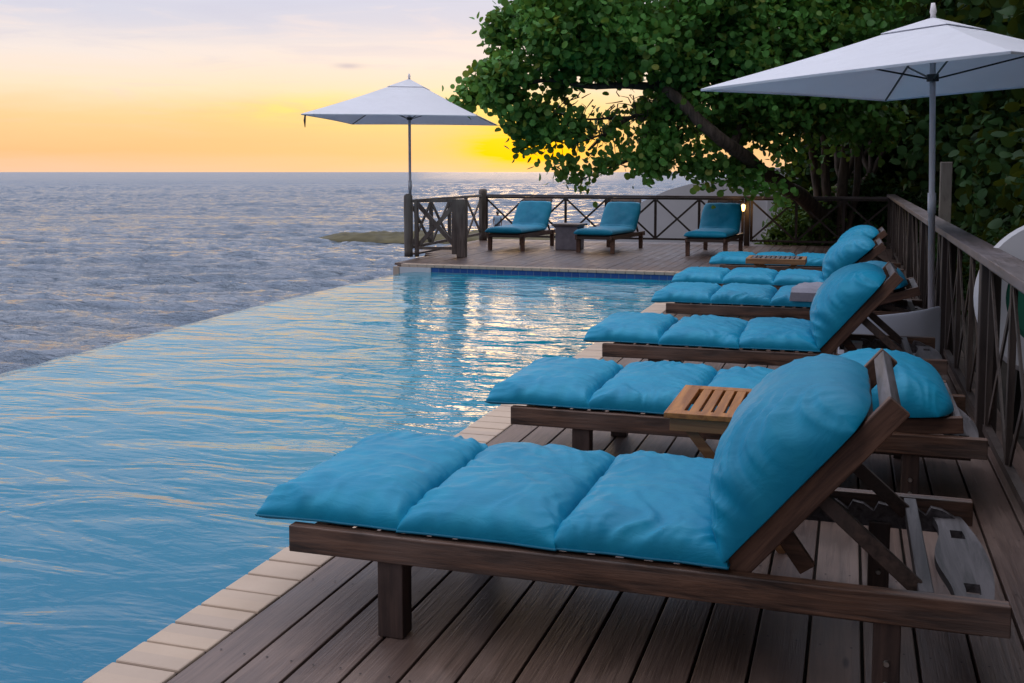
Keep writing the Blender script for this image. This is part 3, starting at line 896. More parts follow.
# ------------------------------------------------------------------ fences
def xpanel(t, bm_x, p, q, z0, z1, th, side):
    pass
def fence_run(label, A_, B_, nb, zt, thick_posts, top_w, group=None, zb=.12, th=.032, face=.055, matx='fence', cap=True, posts_ends=(True, True)):
    """railing from A_ to B_ (2-D points); thick_posts panels each of nb crossed bays"""
    A_, B_ = Vector((*A_, 0)), Vector((*B_, 0)); d = (B_-A_); L = d.length; d.normalize(); nrm = Vector((-d.y, d.x, 0))
    t = thing('railing', label, 'railing', A_, math.atan2(d.y, d.x))
    n = thick_posts; pl = L/n
    for k in range(n+1):
        if (k == 0 and not posts_ends[0]) or (k == n and not posts_ends[1]): continue
        bm = B(); x = k*pl; box(bm, (x-.05, -.05, 0), (x+.05, .05, zt+.0 if cap else zt+.05)); obj('post', bm, M['fence'], t, bevel=.006)
    bm = B(); e0 = -.05; 
    box(bm, (e0, -top_w/2, zt+.001), (L+.05, top_w/2, zt+.045)); obj('top_rail', bm, M['fence_top'], t, bevel=.004)
    for k in range(n):
        a, b = k*pl+.06, (k+1)*pl-.06
        bm = B(); box(bm, (a, -.02, zb-.04), (b, .02, zb)); obj('bottom_rail', bm, M['fence'], t)
        bm = B(); box(bm, (a, -.02, zt-.04), (b, .02, zt-.0015)); obj('upper_rail', bm, M['fence'], t)
        bw = (b-a)/nb
        for j in range(nb+1):
            x = a + bw*j; x = min(max(x, a+face/2), b-face/2)
            bm = B(); box(bm, (x-face/2, -.014, zb+.001), (x+face/2, .014, zt-.042)); obj('upright', bm, M[matx], t)
        for j in range(nb):
            x0, x1 = a + bw*j + face/2, a + bw*(j+1) - face/2
            bm = B()
            beam(bm, (x0, .0055, zb+.01), (x1, .0055, zt-.05), .010, .038, (0,1,0)); beam(bm, (x0, -.0055, zt-.05), (x1, -.0055, zb+.01), .010, .038, (0,1,0))
            obj('cross_brace', bm, M[matx], t)
    return t
# object-space grain: rails run along local x
M['fence_top'] = wood('weathered top rail', (.07, .05, .045), (.15, .12, .12), 0, weather=(.19, .165, .18), rough=.5)
Yb = 21.3
px_ = [at(483, 220, Yb).x, at(612, 220, Yb).x, at(747, 220, Yb).x]
step = (px_[2]-px_[0])/2
x3 = px_[0] + 3*step
fence_run('long dark timber railing with crossed braces along the back of the far deck', (px_[0]+.0, Yb), (x3, Yb), 3, .935, 3, .06, face=.05, posts_ends=(False, True))
fence_run('side railing with broad pale top rail running beside the row of loungers', (.71, 21.2 - .0), (.71, 21.2-2.52*8), 3, .985, 8, .15, matx='fence_edge', face=.05)
# left corner of far deck, thicker old timber
def old_post(t, x, y, h, r=.085):
    bm = B(); N = 10; pts = []; rr = []
    for k in range(N+1):
        z = h*k/N; pts.append((x + .006*noise.noise(Vector((z*3, x, 0))), y, z)); rr.append(r*(1+.06*noise.noise(Vector((z*5, y, 2)))))
    pts += [(x, y, h+.025), (x, y, h+.04)]; rr += [r*.8, r*.35]
    tube(bm, pts, rr, 12); return obj('post', bm, M['post'], t, smooth=True)
c1 = (-7.22, 16.75); c2 = (-6.30, 16.9); c3 = (px_[0], 21.3)
t = thing('corner_railing', 'short old timber gate-like railing at the pool end of the far deck', 'railing', (0,0,0))
old_post(t, c1[0], c1[1], 1.04, .075); old_post(t, c1[0]+.14, c1[1]+.03, .95, .04)
bm = B(); box(bm, (c2[0]-.08, c2[1]-.06, 0), (c2[0]+.08, c2[1]+.06, .99)); obj('post', bm, M['post'], t, bevel=.01)
bm = B(); box(bm, (c2[0]-.17, c2[1]-.04, .05), (c2[0]-.085, c2[1]+.04, .95)); obj('upright', bm, M['post'], t, bevel=.006)
bm = B(); beam(bm, (c1[0]+.05, c1[1]+.02, .955), (c2[0]-.05, c2[1], .965), .05, .05); obj('top_rail', bm, M['post'], t)
bm = B(); beam(bm, (c1[0]+.15, c1[1]+.03, .15), (c2[0]-.10, c2[1], .15), .04, .05); obj('bottom_rail', bm, M['post'], t)
bm = B(); beam(bm, (c1[0]+.16, c1[1]+.0, .92), (c2[0]-.12, c2[1]-.02, .2), .03, .075, (0,1,0)); beam(bm, (c1[0]+.16, c1[1]+.07, .2), (c2[0]-.12, c2[1]+.05, .92), .03, .07, (0,1,0)); obj('cross_brace', bm, M['post'], t)
t = thing('seaward_railing', 'old timber railing along the sea side of the far deck behind the umbrella pole', 'railing', (0,0,0))
old_post(t, c3[0], c3[1], 1.06, .09)
A_, B_ = Vector((c1[0]-.02, c1[1]+.15, 0)), Vector((c3[0], c3[1]-.12, 0))
bm = B(); beam(bm, A_+Vector((0,0,.95)), B_+Vector((0,0,.95)), .06, .05); obj('top_rail', bm, M['post'], t)
bm = B(); beam(bm, A_+Vector((0,0,.15)), B_+Vector((0,0,.15)), .05, .05); obj('bottom_rail', bm, M['post'], t)
nbay = 4
for j in range(nbay+1):
    p = A_.lerp(B_, j/nbay); bm = B(); beam(bm, p+Vector((0,0,.176)), p+Vector((0,0,.924)), .08, .05, (0,1,0)); obj('upright', bm, M['post'], t)
for j in range(nbay):
    p, q = A_.lerp(B_, (j+.04)/nbay), A_.lerp(B_, (j+.96)/nbay); bm = B()
    beam(bm, p+Vector((.012,0,.19)), q+Vector((.012,0,.91)), .02, .06, (1,0,0)); beam(bm, p+Vector((-.012,0,.91)), q+Vector((-.012,0,.19)), .02, .06, (1,0,0)); obj('cross_brace', bm, M['post'], t)

# lit lamp on the railing post
lp = at(743.5, 208, 21.18)
t = thing('post_lamp', 'small warm glowing lamp fixed on the far railing behind the right-hand far lounger', 'lamp', (lp.x, 21.16, 0))
bm = B(); box(bm, (-.02, 0.0, lp.z-.02), (.02, .085, lp.z+.02)); obj('bracket', bm, M['blackmetal'], t)
bm = B(); tube(bm, [(0, -.01, lp.z-.06), (0, -.01, lp.z-.02), (0, -.01, lp.z+.05), (0, -.01, lp.z+.075)], [.018, .032, .04, .02], 12); obj('bulb', bm, M['lampglow'], t, smooth=True)
bm = B(); tube(bm, [(0, -.01, lp.z+.076), (0, -.01, lp.z+.10)], [.05, .02], 12); obj('lamp_cap', bm, M['blackmetal'], t)
L = bpy.data.objects.new('lamp_light', bpy.data.lights.new('lamp_light', 'POINT')); COL.objects.link(L); L.location = (0, -.12, lp.z); L.parent = t
L.data.energy = 2.5; L.data.color = (1, .6, .25); L.data.shadow_soft_size = .05

# ------------------------------------------------------------------ umbrellas
def umbrella(label, base, rim_z, apex_z, A, Bv, pole_r, top_extra, base_z=0):
    """A and Bv: half diagonals (2-D) of the four-sided canopy"""
    t = thing('parasol', label, 'umbrella', base, 0, 'pale canvas umbrellas')
    bm = B(); tube(bm, [(0,0,base_z), (0,0,1.15), (0,0,1.1501), (0,0,1.30), (0,0,1.3001), (0,0,apex_z-.04)], [pole_r*1.12, pole_r*1.12, pole_r*1.4, pole_r*1.4, pole_r, pole_r], 16); obj('pole', bm, M['pole'], t, smooth=True)
    bm = B(); tube(bm, [(0,0,apex_z-.0), (0,0,apex_z+.03), (0,0,apex_z+.05), (0,0,apex_z+top_extra)], [.022, .018, .024, .014], 10); obj('finial', bm, M['pole'], t, smooth=True)
    cor = [Vector((A[0], A[1], 0)), Vector((Bv[0], Bv[1], 0)), Vector((-A[0], -A[1], 0)), Vector((-Bv[0], -Bv[1], 0))]
    h = apex_z - rim_z; V, F = [], []; n = 14
    def surf(s, a, b, k, drop=.0):
        p = cor[a].lerp(cor[b], k) * s
        sag = .03*h*math.sin(math.pi*s) ; dip = .02*math.sin(math.pi*k)*s*s
        z = rim_z + h*(1-s) - sag + dip*.35
        inw = 1 - .012*math.sin(math.pi*k)*s
        return (p.x*inw, p.y*inw, z - drop)
    for q in range(4):
        off = len(V)
        for i in range(n+1):
            for j in range(n+1): V.append(surf(i/n, q, (q+1) % 4, j/n))
        for i in range(n):
            for j in range(n):
                a = off + i*(n+1) + j; F.append((a, a+1, a+n+2, a+n+1))
        off = len(V)
        for j in range(n+1): V.append(surf(1, q, (q+1) % 4, j/n)); 
        for j in range(n+1):
            x, y, z = surf(1, q, (q+1) % 4, j/n); V.append((x*.998, y*.998, z-.014))
        for j in range(n): F.append((off+j, off+j+1, off+n+2+j, off+n+1+j))
    o = obj('canopy', (V, F), M['canvas'], t, smooth=False)
    b = bmesh.new(); b.from_mesh(o.data); bmesh.ops.remove_doubles(b, verts=b.verts[:], dist=1e-4); b.to_mesh(o.data); b.free()
    so = o.modifiers.new('thick', 'SOLIDIFY'); so.thickness = .004
    V, F = [], []
    for q in range(4):
        off = len(V)
        for i in range(5):
            for j in range(9):
                x, y, z = surf(.22*i/4, q, (q+1) % 4, j/8); V.append((x, y, z + .006 + .006*(i/4)))
        for i in range(4):
            for j in range(8):
                a = off + i*9 + j; F.append((a, a+1, a+10, a+9))
    o = obj('vent_flap', (V, F), M['canvas'], t)
    so = o.modifiers.new('thick', 'SOLIDIFY'); so.thickness = .004
    bm = B(); tube(bm, [(0,0,apex_z-.16), (0,0,apex_z-.06)], .05, 12); obj('hub', bm, M['blackmetal'], t)
    bm = B(); tube(bm, [(0,0,rim_z-.0), (0,0,rim_z+.05)], pole_r*2, 12); obj('runner', bm, M['blackmetal'], t)
    for c in cor:
        bm = B(); tube(bm, [(c.x*.02, c.y*.02, apex_z-.08), (c.x*.5, c.y*.5, rim_z + h*.5 - .075*h*1.1), (c.x*.985, c.y*.985, rim_z-.006)], .009, 6)
        r = obj('rib', bm, M['blackmetal'], t)
        bm = B(); tube(bm, [(c.x*.02, c.y*.02, rim_z+.02), (c.x*.48, c.y*.48, rim_z+h*.52-.09*h)], .007, 6); obj('stay', bm, M['blackmetal'], r)
    return t
bx = at(930, 300, 8.25)
uR = umbrella('pale square umbrella at the right with its pole beside the side railing', (.585, 8.25, 0), 2.10, 2.545, (-1.62, -.26), (.27, -1.86), .021, .11)
uR.rotation_euler = (0, -R(1.3), 0)
uL = umbrella('pale square umbrella at the left corner of the far deck against the sunset', (-7.30, 17.02, 0), 2.345, 3.04, (-.84, -2.28), (1.58, -.98), .024, .1)
bm = B(); tube(bm, [(-8.10, 14.80, 2.335), (-8.105, 14.79, 2.25), (-8.095, 14.78, 2.14)], [.012, .018, .006], 6)
# strap hanging from the left tip
o = obj('strap', bm, M['blackmetal']); o.parent = uL; o.location = (7.30, -17.02, 0)

# pale sheet standing round the umbrella foot
top = [(838, 316), (858, 317), (880, 315), (900, 313), (920, 310), (932, 307), (941, 304)]
V, F = [], []
prof3 = []
for k, (a, b) in enumerate(top):
    Y = 8.02 - .10*math.sin(math.pi*k/6); p = at(a, b, Y); prof3.append(p)
rows = 8
for r in range(rows+1):
    s = r/rows
    for p in prof3: V.append((p.x, p.y - .05*s*s + .01*math.sin(p.x*9+s*4), p.z*(1-s) + .004*s))
nc = len(top)
for r in range(rows):
    for k in range(nc-1):
        a = r*nc+k; F.append((a, a+1, a+1+nc, a+nc))
t = thing('umbrella_base_cover', 'pale grey curved sheet standing round the foot of the right-hand umbrella', 'cover')
o = obj('front_sheet', (V, F), M['sheet'], t, smooth=True); so = o.modifiers.new('th', 'SOLIDIFY'); so.thickness = .012
so = o.modifiers.new('sub', 'SUBSURF'); so.levels = 1; so.render_levels = 2
bm = B(); box(bm, (.25, 8.09, .001), (.84-.24, 8.5, .07)); obj('base_slab', bm, M['stone'], t, bevel=.01)

# round green and white board leaning beyond the railing
t = thing('round_board', 'large round white disc with green middle leaning behind the side railing', 'board', (0,0,0))
c = at(1064, 300, 6.4); n = 56; Rr = .455
ax = Vector((.0, -1, .12)).normalized(); uu = Vector((1, 0, 0)); vv = ax.cross(uu).normalized()
def disc(r0, r1, th, off, name, mat):
    bm = B(); A1 = []
    for k in range(n):
        an_ = 2*math.pi*k/n; dd = uu*math.cos(an_) + vv*math.sin(an_)
        base_ = c + ax*off
        A1.append([bm.verts.new(base_ + dd*r0 + ax*th), bm.verts.new(base_ + dd*(r1-.02) + ax*th), bm.verts.new(base_ + dd*r1 + ax*(th*.4)), bm.verts.new(base_ + dd*r1 - ax*(th*.4)), bm.verts.new(base_ + dd*r0 - ax*th)])
    for k in range(n):
        a, b = A1[k], A1[(k+1) % n]
        for j in range(4): bm.faces.new((a[j], a[j+1], b[j+1], b[j]))
        bm.faces.new((a[4], a[0], b[0], b[4]))
    if r0 < .02: pass
    return obj(name, bm, mat, t, smooth=False)
disc(.295, Rr, .03, 0, 'rim', M['white']); disc(.004, .293, .022, .0, 'middle', M['green'])
bm = B(); beam(bm, c + Vector((-.2, .05, -.1)), Vector((c.x-.25, c.y+.1, -.45)), .05, .05); beam(bm, c + Vector((.2, .05, -.1)), Vector((c.x+.25, c.y+.1, -.45)), .05, .05); obj('stand', bm, M['blackmetal'], t)

# lone post behind the railing
p = at(946.5, 162, 12.5)
bm = B(); box(bm, (p.x-.06, 12.44, -.46), (p.x+.06, 12.56, p.z)); tag(obj('timber_post', bm, M['post'], bevel=.008), 'square brown timber post standing among the dark trees behind the side railing', 'post')

# ------------------------------------------------------------------ person far out on the reef
pp = at(497.5, 212, 66.0)
t = thing('person', 'distant person in a light blue shirt standing on the reef seen through the railing', 'person', (pp.x, 66.0, 0), R(20))
base_z = pp.z - 1.74
V, F = rockheap(0, 0, 1, 1, 1, 1)
sk = bpy.data.meshes.new('person_body')
jn = [(0,0,.95,.13,.10), (0,0,1.15,.14,.10), (0,0,1.38,.17,.11), (0,0,1.50,.06,.06), (0,.01,1.57,.075,.085), (0,.01,1.66,.08,.095), (0,.005,1.71,.05,.06),
      (.09,0,.90,.085,.085), (.10,.01,.50,.06,.06), (.11,-.02,.09,.04,.04), (.12,.1,.05,.035,.03),
      (-.09,0,.90,.085,.085), (-.10,.01,.50,.06,.06), (-.11,-.02,.09,.04,.04), (-.12,.1,.05,.035,.03),
      (.19,0,1.43,.055,.055), (.25,-.01,1.15,.042,.042), (.26,.06,.90,.03,.03), (.26,.09,.80,.03,.02),
      (-.19,0,1.43,.055,.055), (-.25,-.01,1.15,.042,.042), (-.24,.07,.92,.03,.03), (-.23,.10,.82,.03,.02)]
ed = [(0,1),(1,2),(2,3),(3,4),(4,5),(5,6),(0,7),(7,8),(8,9),(9,10),(0,11),(11,12),(12,13),(13,14),(2,15),(15,16),(16,17),(17,18),(2,19),(19,20),(20,21),(21,22)]
sk.from_pydata([j[:3] for j in jn], ed, [])
ob = bpy.data.objects.new('body', sk); COL.objects.link(ob); ob.parent = t; ob.location = (0, 0, base_z)
ob.modifiers.new('skin', 'SKIN'); sl = sk.skin_vertices[0].data if sk.skin_vertices else None
if sl is None:
    bpy.context.view_layer.objects.active = ob
else:
    for k, j in enumerate(jn): sl[k].radius = (j[3], j[4])
    sl[0].use_root = True
ss = ob.modifiers.new('sub', 'SUBSURF'); ss.levels = 2; ss.render_levels = 2
sk.materials.append(M['skin'])
bm = B(); tube(bm, [(0,0,.88), (0,0,1.0), (0,0,1.15), (0,0,1.35), (0,0,1.46), (0,0,1.49)], [.17, .175, .18, .20, .17, .08], 18)
for s in (1, -1): tube(bm, [(s*.13, 0, 1.43), (s*.21, 0, 1.41), (s*.265, -.005, 1.2)], [.08, .08, .065], 12)
o = obj('shirt', bm, M['shirt'], t, smooth=True); o.location = (0, 0, base_z)
for v in o.data.vertices: v.co.y *= .72
bm = B()
for s in (1, -1): tube(bm, [(s*.085, 0, .93), (s*.10, .01, .5), (s*.11, -.01, .1)], [.11, .085, .07], 12)
o = obj('trousers', bm, M['trousers'], t, smooth=True); o.location = (0, 0, base_z)
bm = B(); bmesh.ops.create_uvsphere(bm, u_segments=16, v_segments=10, radius=.108)
for v in bm.verts: v.co = Vector((v.co.x*.92, v.co.y + .012 - (.02 if v.co.z < 0 else 0), v.co.z*1.05 + 1.68))
o = obj('hair', bm, M['hair'], t, smooth=True); o.location = (0, 0, base_z)
bmr = rockheap(pp.x, 66.0, 2.2, 1.6, base_z - SEA + .05 + .25, 9.1)
tag(obj('standing_rock', bmr, M['rock'], smooth=True), 'dark rock far out under the distant person in the blue shirt', 'rock')

# ------------------------------------------------------------------ trees
LEAF = [(math.cos(a)*1.0, math.sin(a)*.95) for a in [2*math.pi*k/9 for k in range(9)]]
def leaves_mesh(centres, dirs, sizes, rs, long=False):
    """round cupped leaves: a fan of faces per leaf"""
    n = len(centres); shp = np.array(LEAF)
    if long:
        shp = np.array([(math.cos(a), math.sin(a)*.42) for a in [2*math.pi*k/7 for k in range(7)]])
    m = len(shp)
    nrm = dirs / np.linalg.norm(dirs, axis=1)[:, None]
    rnd = rs.normal(size=(n, 3)); s = np.cross(nrm, rnd); s /= np.linalg.norm(s, axis=1)[:, None]; u = np.cross(nrm, s)
    cup = rs.uniform(-.25, .55, (n, 1, 1))
    P = centres[:, None] + (s[:, None]*shp[None, :, :1] + u[:, None]*shp[None, :, 1:])*sizes[:, None, None] + nrm[:, None]*cup*(np.abs(shp[None, :, :1])**2)*sizes[:, None, None]
    V = P.reshape(-1, 3)
    me = bpy.data.meshes.new('leaves')
    me.vertices.add(n*m); me.vertices.foreach_set('co', V.astype(np.float32).ravel())
    # two ngon halves folded about the long axis
    half = m//2 + 1
    loops, starts, tot, c = [], [], [], 0
    f1 = np.arange(0, half+0); f2 = np.concatenate([np.arange(half-1, m), [0]])
    base = (np.arange(n)*m)[:, None]
    L1 = base + f1[None]; L2 = base + f2[None]
    al = np.concatenate([np.concatenate([L1, L2], 1)]).ravel()
    me.loops.add(len(al)); me.loops.foreach_set('vertex_index', al.astype(np.int32))
    per = len(f1)+len(f2)
    st = np.stack([np.arange(n)*per, np.arange(n)*per + len(f1)], 1).ravel()
    me.polygons.add(n*2); me.polygons.foreach_set('loop_start', st.astype(np.int32))
    me.update(calc_edges=True); me.validate()
    return me
def foliage(blobs, seed, size, sprig=7, spread=.16, up=.5, long=False, holes=None):
    """blobs: (centre, radii, sprigs)"""
    rs = np.random.RandomState(seed); C, Dn, S = [], [], []
    for c, r, k in blobs:
        c = np.array(c); r = np.array(r)
        d_ = rs.normal(size=(k, 3)); d_ /= np.linalg.norm(d_, axis=1)[:, None]
        rad = rs.uniform(.25, 1.0, (k, 1)) ** .55
        p = c + d_*r*rad
        for a, o_ in zip(p, d_):
            if holes and noise.noise(Vector(a)*1.25) < holes: continue
            q = a + rs.normal(size=(sprig, 3))*spread
            nn = rs.normal(size=(sprig, 3))*.9 + o_*.45 + np.array((0, 0, up))
            C.append(q); Dn.append(nn); S.append(size*rs.uniform(.65, 1.12, sprig))
    return leaves_mesh(np.concatenate(C), np.concatenate(Dn), np.concatenate(S), rs, long)
def limb(bm, pts, r0, r1, seg=9, wob=.05, seed=0):
    pts = [Vector(p) for p in pts]; out = []
    for i in range(len(pts)-1):
        p0, p1, p2, p3 = pts[max(i-1,0)], pts[i], pts[i+1], pts[min(i+2, len(pts)-1)]
        for k in range(5):
            t = k/5
            q = .5*((2*p1) + (p2-p0)*t + (2*p0-5*p1+4*p2-p3)*t*t + (-p0+3*p1-3*p2+p3)*t**3)
            out.append(q + Vector([noise.noise(q*1.4 + Vector((seed, j*9, 0)))*wob for j in range(3)]))
    out.append(pts[-1]); N = len(out)-1
    tube(bm, out, [r0 + (r1-r0)*(k/N)**.8 for k in range(N+1)], seg)
def leafobj(name, me, mat, parent):
    me.materials.append(M[mat]); o = bpy.data.objects.new(name, me); COL.objects.link(o); o.parent = parent; return o

mt = thing('sea_grape_tree', 'large sea grape tree with round leaves reaching over the far deck against the sunset', 'tree', (0, 0, 0))
PB = [(at(598, 100, 18.0), (.5, .5, .14), 26), (at(575, 98, 17.8), (.35, .4, .12), 14), (at(640, 106, 18.5), (.35, .4, .16), 22), (at(612, 128, 18.2), (.22, .3, .12), 8)]
def pb_(x, y, rx, ry, Y, k, dr=1.0):
    c = at(x, y, Y); s = (Y*.952 - c.x*.304)/FPX
    PB.append((c, (rx*s, dr, ry*s), k))
# upper mass
for a in [(498,28,12,9,17.5,26,.3),(512,45,14,10,17.5,34,.4),(530,22,26,20,17.5,90,.7),(560,40,40,30,17.5,200,1),(520,72,26,16,17.3,110,.7),(487,80,14,8,17.2,40,.4),(472,94,15,8,17.2,50,.4),
          (500,96,22,13,17.3,90,.6),(540,80,32,15,17.6,120,.8),(600,30,50,40,18,330,1.2),(600,64,42,14,18,110,.9),(655,40,55,50,18.5,380,1.5),(648,82,36,13,18.4,90,.9),
          (560,-20,60,30,17.8,200,1.2),(640,-35,70,35,18.2,260,1.4),(720,-30,80,45,18.6,330,1.5),(715,45,55,55,18.8,420,1.5),(700,90,45,32,18.8,230,1.2),(760,70,50,50,19,330,1.4),(750,20,60,50,19,330,1.4),
          (516,118,16,7,17.3,25,.5),(535,112,20,8,17.5,39,.6),(560,110,22,8,17.7,36,.6),(520,145,7,12,17.3,14,.3),(552,128,14,7,17.6,23,.4),(575,130,13,7,17.8,18,.4),(536,138,10,5,17.4,10,.4),
          (565,168,10,4,17.8,10,.3),(590,175,10,3,17.9,10,.3),(603,162,12,3,18,12,.3),(630,158,12,3,18.2,11,.3),(655,160,16,12,18.4,46,.5),(663,135,22,12,18.6,64,.7),(645,110,18,7,18.5,28,.6),
          (705,132,26,12,19.6,70,.6),(690,165,17,11,18.8,30,.5),(716,174,16,11,19,22,.5),(740,170,16,14,19.2,26,.5),(763,186,13,8,19.3,16,.4),(785,190,12,9,19.4,14,.4),(748,118,34,20,20.0,140,.8),
          (790,110,45,45,19.6,280,1.2),(800,45,55,60,19.6,380,1.5),(840,90,45,50,20,260,1.3),(850,20,60,60,20,330,1.5),(800,-40,80,45,19.5,300,1.5),(790,155,20,12,20,24,.8),
          (835,140,30,12,21,24,.7),(875,125,26,30,21,90,1.0),(880,-30,70,50,20.5,250,1.5)]:
    pb_(*a)
leafobj('crown', foliage(PB, 5, .066, 10, .13, .3, holes=-.16), 'leaf', mt)
bm = B()
root = Vector((at(826, 240, 22.3).x, 22.3, -.5))
limb(bm, [root, at(822,222,22.1), at(800,196,20.9), at(770,176,19.9), at(735,150,18.7), at(700,118,18.1), at(665,90,18.3)], .19, .09, 12, .10, 1)
o = obj('trunk', bm, M['bark'], mt, smooth=True)
def branch(pts, r0, r1, sd):
    bm = B(); limb(bm, pts, r0, r1, 7, .08, sd); obj('branch', bm, M['bark'], o, smooth=True)
branch([at(690,112,19.3), at(655,108,18.8), at(628,118,18.4), at(604,135,18.1), at(588,150,18)], .06, .018, 2)
branch([at(665,92,18.8), at(630,84,18.4), at(598,88,18), at(560,80,17.7), at(520,84,17.4), at(485,90,17.2)], .09, .015, 3)
branch([at(700,125,19.3), at(672,150,18.7), at(640,158,18.3), at(612,166,18.1), at(580,180,17.9), at(566,184,17.8)], .04, .008, 4)
branch([at(665,92,18.8), at(640,60,18.5), at(600,40,18.1), at(550,30,17.7), at(505,28,17.5)], .08, .015, 5)
branch([at(604,135,18.1), at(575,142,17.8), at(550,140,17.6), at(528,150,17.4)], .022, .006, 6)
branch([at(735,150,18.8), at(745,110,19.4), at(740,60,19.1), at(720,10,18.8)], .09, .03, 7)
branch([at(628,118,18.4), at(600,120,18.1), at(570,118,17.8), at(540,128,17.5)], .03, .008, 8)
branch([at(640,158,18.3), at(628,165,18.2), at(606,160,18.1), at(600,164,18)], .014, .006, 9)
for k, (xa, xb) in enumerate(((842, 846), (828, 824), (815, 806), (855, 862))):
    bm = B(); limb(bm, [tuple(at(xa-4, 245, 21.95)), tuple(at(xa, 190, 21.8)), tuple(at((xa+xb)/2, 150, 21.6)), tuple(at(xb, 95, 21.3))], .13-.02*k, .07, 9, .1, 70+k)
    t_ = thing('slender_trunk_tree', ['slim upright tree trunk second from the right of four behind the corner', 'slim upright tree trunk just right of the thin leaning stem', 'thin stem closest to the large leaning trunk', 'slim upright stem farthest right of four behind the corner'][k], 'tree')
    tr_ = obj('trunk', bm, M['bark'], t_, smooth=True)
rsb = random.Random(4)
bm = B()
for k in range(130):
    x0 = rsb.uniform(560, 700); y0 = rsb.uniform(95, 140); Y0 = 17.7 + (x0-560)/140*1.1
    a = at(x0, y0, Y0); b = a + Vector((rsb.uniform(-.35,.1), rsb.uniform(-.3,.3), rsb.uniform(-.5,.15)))
    m_ = (a+b)/2 + Vector((rsb.uniform(-.06,.06), 0, rsb.uniform(-.02,.08)))
    tube(bm, [a, m_, b], [.012, .008, .004], 5)
obj('twig', bm, M['bark'], o)

tx = lambda x, y, Y: tuple(at(x, y, Y))
def world_tree(label, base, height, blobs, seed, size=.085, mat='leafdark', trunks=1, tr=.16, sprig=7, name='tree', spread=.18, up=.4):
    t = thing(name, label, 'tree', (0,0,0)); rr = random.Random(seed)
    for k in range(trunks):
        b = Vector((base[0] + rr.uniform(-.25,.25)*(k > 0), base[1] + rr.uniform(-.3,.3)*(k > 0), -.5)); bm = B()
        tgt = Vector(blobs[k % len(blobs)][0]); mid = b.lerp(tgt, .45) + Vector((rr.uniform(-.25,.25), rr.uniform(-.25,.25), .3))
        limb(bm, [b, Vector((b.x+rr.uniform(-.08,.08), b.y, height*.22)), mid, tgt], tr*(1-.2*k), .04, 9, .08, seed+k)
        o = obj('trunk', bm, M['bark'], t, smooth=True)
        for c, r, n in blobs[:3]:
            bm = B(); limb(bm, [mid, mid.lerp(Vector(c), .5)+Vector((0,0,.15)), Vector(c)], tr*.4, .02, 6, .08, seed+9); obj('branch', bm, M['bark'], o, smooth=True)
    leafobj('crown', foliage(blobs, seed, size, sprig, spread, up), mat, t)
    return t
world_tree('slender dark tree with upright stems right of the leaning trunk', (at(843,230,22.8).x, 22.8), 5,
    [((.2,22.8,4.5),(1.6,1.3,1.4),420), ((-.6,23.2,3.4),(1.2,1,.8),180), ((1.2,22.6,3.0),(1.2,1,1),240), ((.4,24.3,2.2),(1.8,.8,.9),260), ((-.3,24.5,3.2),(1.6,.8,.9),200), ((1.4,24,1.2),(1.3,.9,1.1),240), (tx(832,182,24.2),(1.2,.6,.6),200), (tx(862,190,24.0),(.9,.6,.7),150), (tx(815,205,24.3),(.6,.5,.5),80)], 21, trunks=4, tr=.15)
world_tree('dark tree behind the far end of the side railing', (2.6, 19.5), 5,
    [((2.4,19.2,3.4),(1.7,1.6,1.6),620), ((1.9,18.6,1.9),(1.0,1.5,.9),300), ((3.4,19.5,1.6),(1.3,1.5,1.3),350), ((2.4,19,5.4),(1.8,1.8,1.2),330)], 22, trunks=2)
world_tree('dark tree behind the side railing above the lone timber post', (3.0, 15.2), 5,
    [((2.8,15,3.2),(1.5,1.7,1.5),620), ((2.3,14.8,1.6),(.9,1.6,1.0),320), ((3.8,15.5,1.6),(1.2,1.4,1.3),330), ((2.6,15,5.0),(1.9,1.9,1.1),350)], 23, trunks=2, tr=.15)
world_tree('dark tree behind the right-hand umbrella canopy', (3.2, 11.2), 5,
    [((2.9,11.2,3.1),(1.5,1.8,1.5),620), ((2.3,11,1.5),(.8,1.6,1.0),300), ((3.7,11.5,1.6),(1.2,1.5,1.3),320), ((3.3,11,5.2),(1.6,2.3,1.0),420)], 24, trunks=2, tr=.15)
world_tree('dark leafy tree at the right edge behind the round disc', (3.1, 7.4), 5,
    [((2.9,7.6,2.9),(1.3,1.9,1.5),560), ((3.3,7.4,1.2),(1.2,1.8,1.2),420), ((3.4,7.0,4.8),(1.6,2.6,.9),420)], 25, trunks=2, tr=.15)
world_tree('dark tree just outside the right edge, unseen overhead crown added to shade the near deck', (3.0, 3.0), 5,
    [((2.7,3.0,2.6),(1.1,2.2,1.4),350), ((2.8,2.6,1.0),(1.0,2.2,1.1),300), ((1.5,1.6,3.6),(2.1,3.3,.8),950), ((2.2,-1.8,2.2),(1.0,2.0,2.2),350)], 26, trunks=1, tr=.15)  # overhead and rear crown masses are out of view, added to darken the deck
for k, (bx_, by_) in enumerate(((6, 23), (6.4, 16), (6.2, 9.5))):
    world_tree(['broad dark tree filling the gap far behind the slender stems', 'broad dark tree behind the trees above the timber post', 'broad dark tree behind the tree at the right edge'][k], (bx_, by_), 6,
        [((bx_,by_,1.6),(2.0,3.2,2.0),380), ((bx_,by_,4.4),(2.2,3.2,1.9),420), ((bx_-.3,by_+2,6.2),(2.0,2.6,1.2),220)], 31+k, size=.12, spread=.25)
world_tree('dense dark tree closing the view behind the leaning trunk', (2.2, 28), 6,
    [((1.0,27.5,2.0),(2.0,1.6,1.6),320), ((2.6,27.5,4.0),(2.4,1.8,2.0),420), ((0.2,28,4.6),(2.4,1.6,1.5),260), ((3.6,27,1.2),(2.0,1.8,1.6),280)], 41, size=.12, spread=.25)

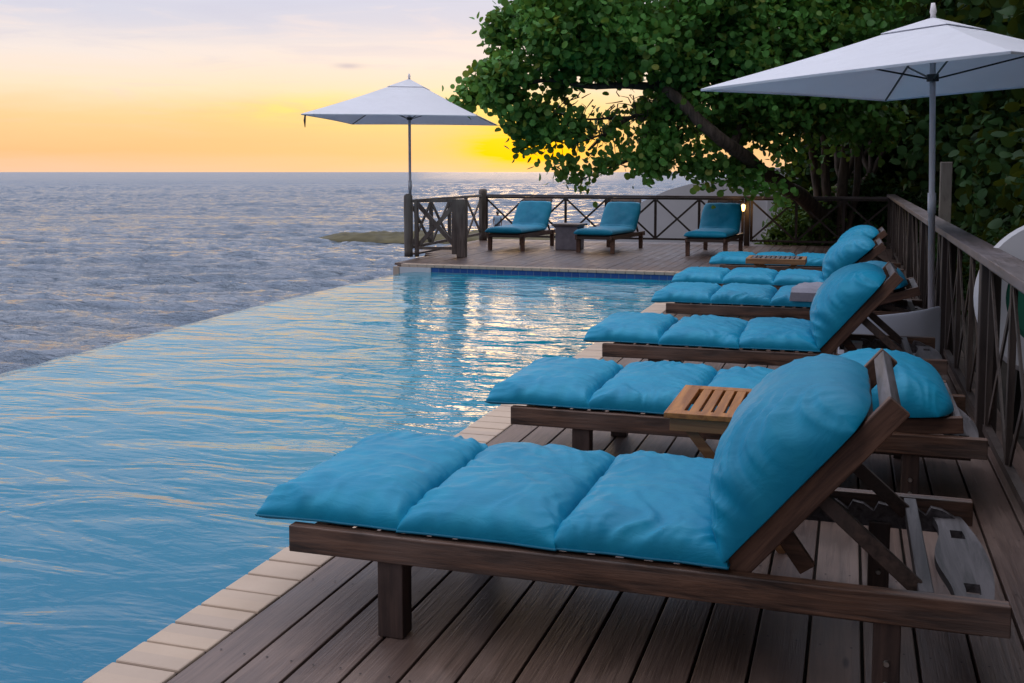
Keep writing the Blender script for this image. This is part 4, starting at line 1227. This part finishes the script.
def shrub(label, blobs, seed, mat, size, long=True, n_st=9, cat='shrub'):
    t = thing('shrub', label, cat, (0,0,0)); bm = B(); rr = random.Random(seed)
    c0 = Vector(blobs[0][0])
    for k in range(n_st):
        c, r, _ = blobs[k % len(blobs)]; c = Vector(c)
        e = c + Vector((rr.uniform(-1,1)*r[0]*.8, rr.uniform(-1,1)*r[1]*.8, r[2]*.7))
        limb(bm, [(c0.x+rr.uniform(-.2,.2), c0.y+rr.uniform(-.2,.2), -.5), c.lerp(e, .2) - Vector((0,0,.2)), e], .02, .005, 5, .05, seed+k)
    obj('stem', bm, M['bark'], t, smooth=True)
    leafobj('foliage', foliage(blobs, seed, size, 8, .10, .5, long), mat, t)
    return t
sx = at(793, 225, 21.9)
shrub('bright green leafy shrub behind the far railing under the leaning trunk', [((sx.x, 21.95, .25),(.42,.3,.65),120), ((sx.x+.55,22,.45),(.4,.3,.7),110), ((sx.x-.35,21.9,-.05),(.3,.25,.35),40)], 51, 'leafbush', .075)
shrub('dark green undergrowth at the foot of the slender stems', [((.35,22.2,.45),(.8,.35,.95),300), ((1.15,21.9,.4),(.6,.4,.8),190)], 52, 'leafdark', .085)
shrub('dark undergrowth behind the far end of the side railing', [((1.75,19.8,.3),(.55,1.3,.8),240), ((1.75,17.4,.25),(.5,1.2,.75),220)], 53, 'leafdark', .085)
shrub('dark undergrowth around the lone timber post', [((1.9,14.2,.25),(.5,1.2,.75),240), ((1.9,11.8,.2),(.5,1.2,.75),220)], 54, 'leafdark', .085)
shrub('dark undergrowth behind the side railing near the round disc', [((2.1,9.2,.1),(.5,1.2,.75),200), ((2.3,6.8,.0),(.5,1.2,.7),180), ((2.1,4.2,.0),(.5,1.3,.7),150)], 55, 'leafdark', .085)

# ------------------------------------------------------------------ render settings
sc.view_settings.view_transform = 'Standard'; sc.view_settings.look = 'None'
sc.view_settings.exposure = .32; sc.view_settings.gamma = 1; sc.view_settings.use_curve_mapping = False
sc.render.engine = 'CYCLES'
sc.cycles.use_denoising = True
sc.cycles.max_bounces = 8; sc.cycles.diffuse_bounces = 3; sc.cycles.glossy_bounces = 4; sc.cycles.transmission_bounces = 4
sc.cycles.caustics_reflective = False; sc.cycles.caustics_refractive = False
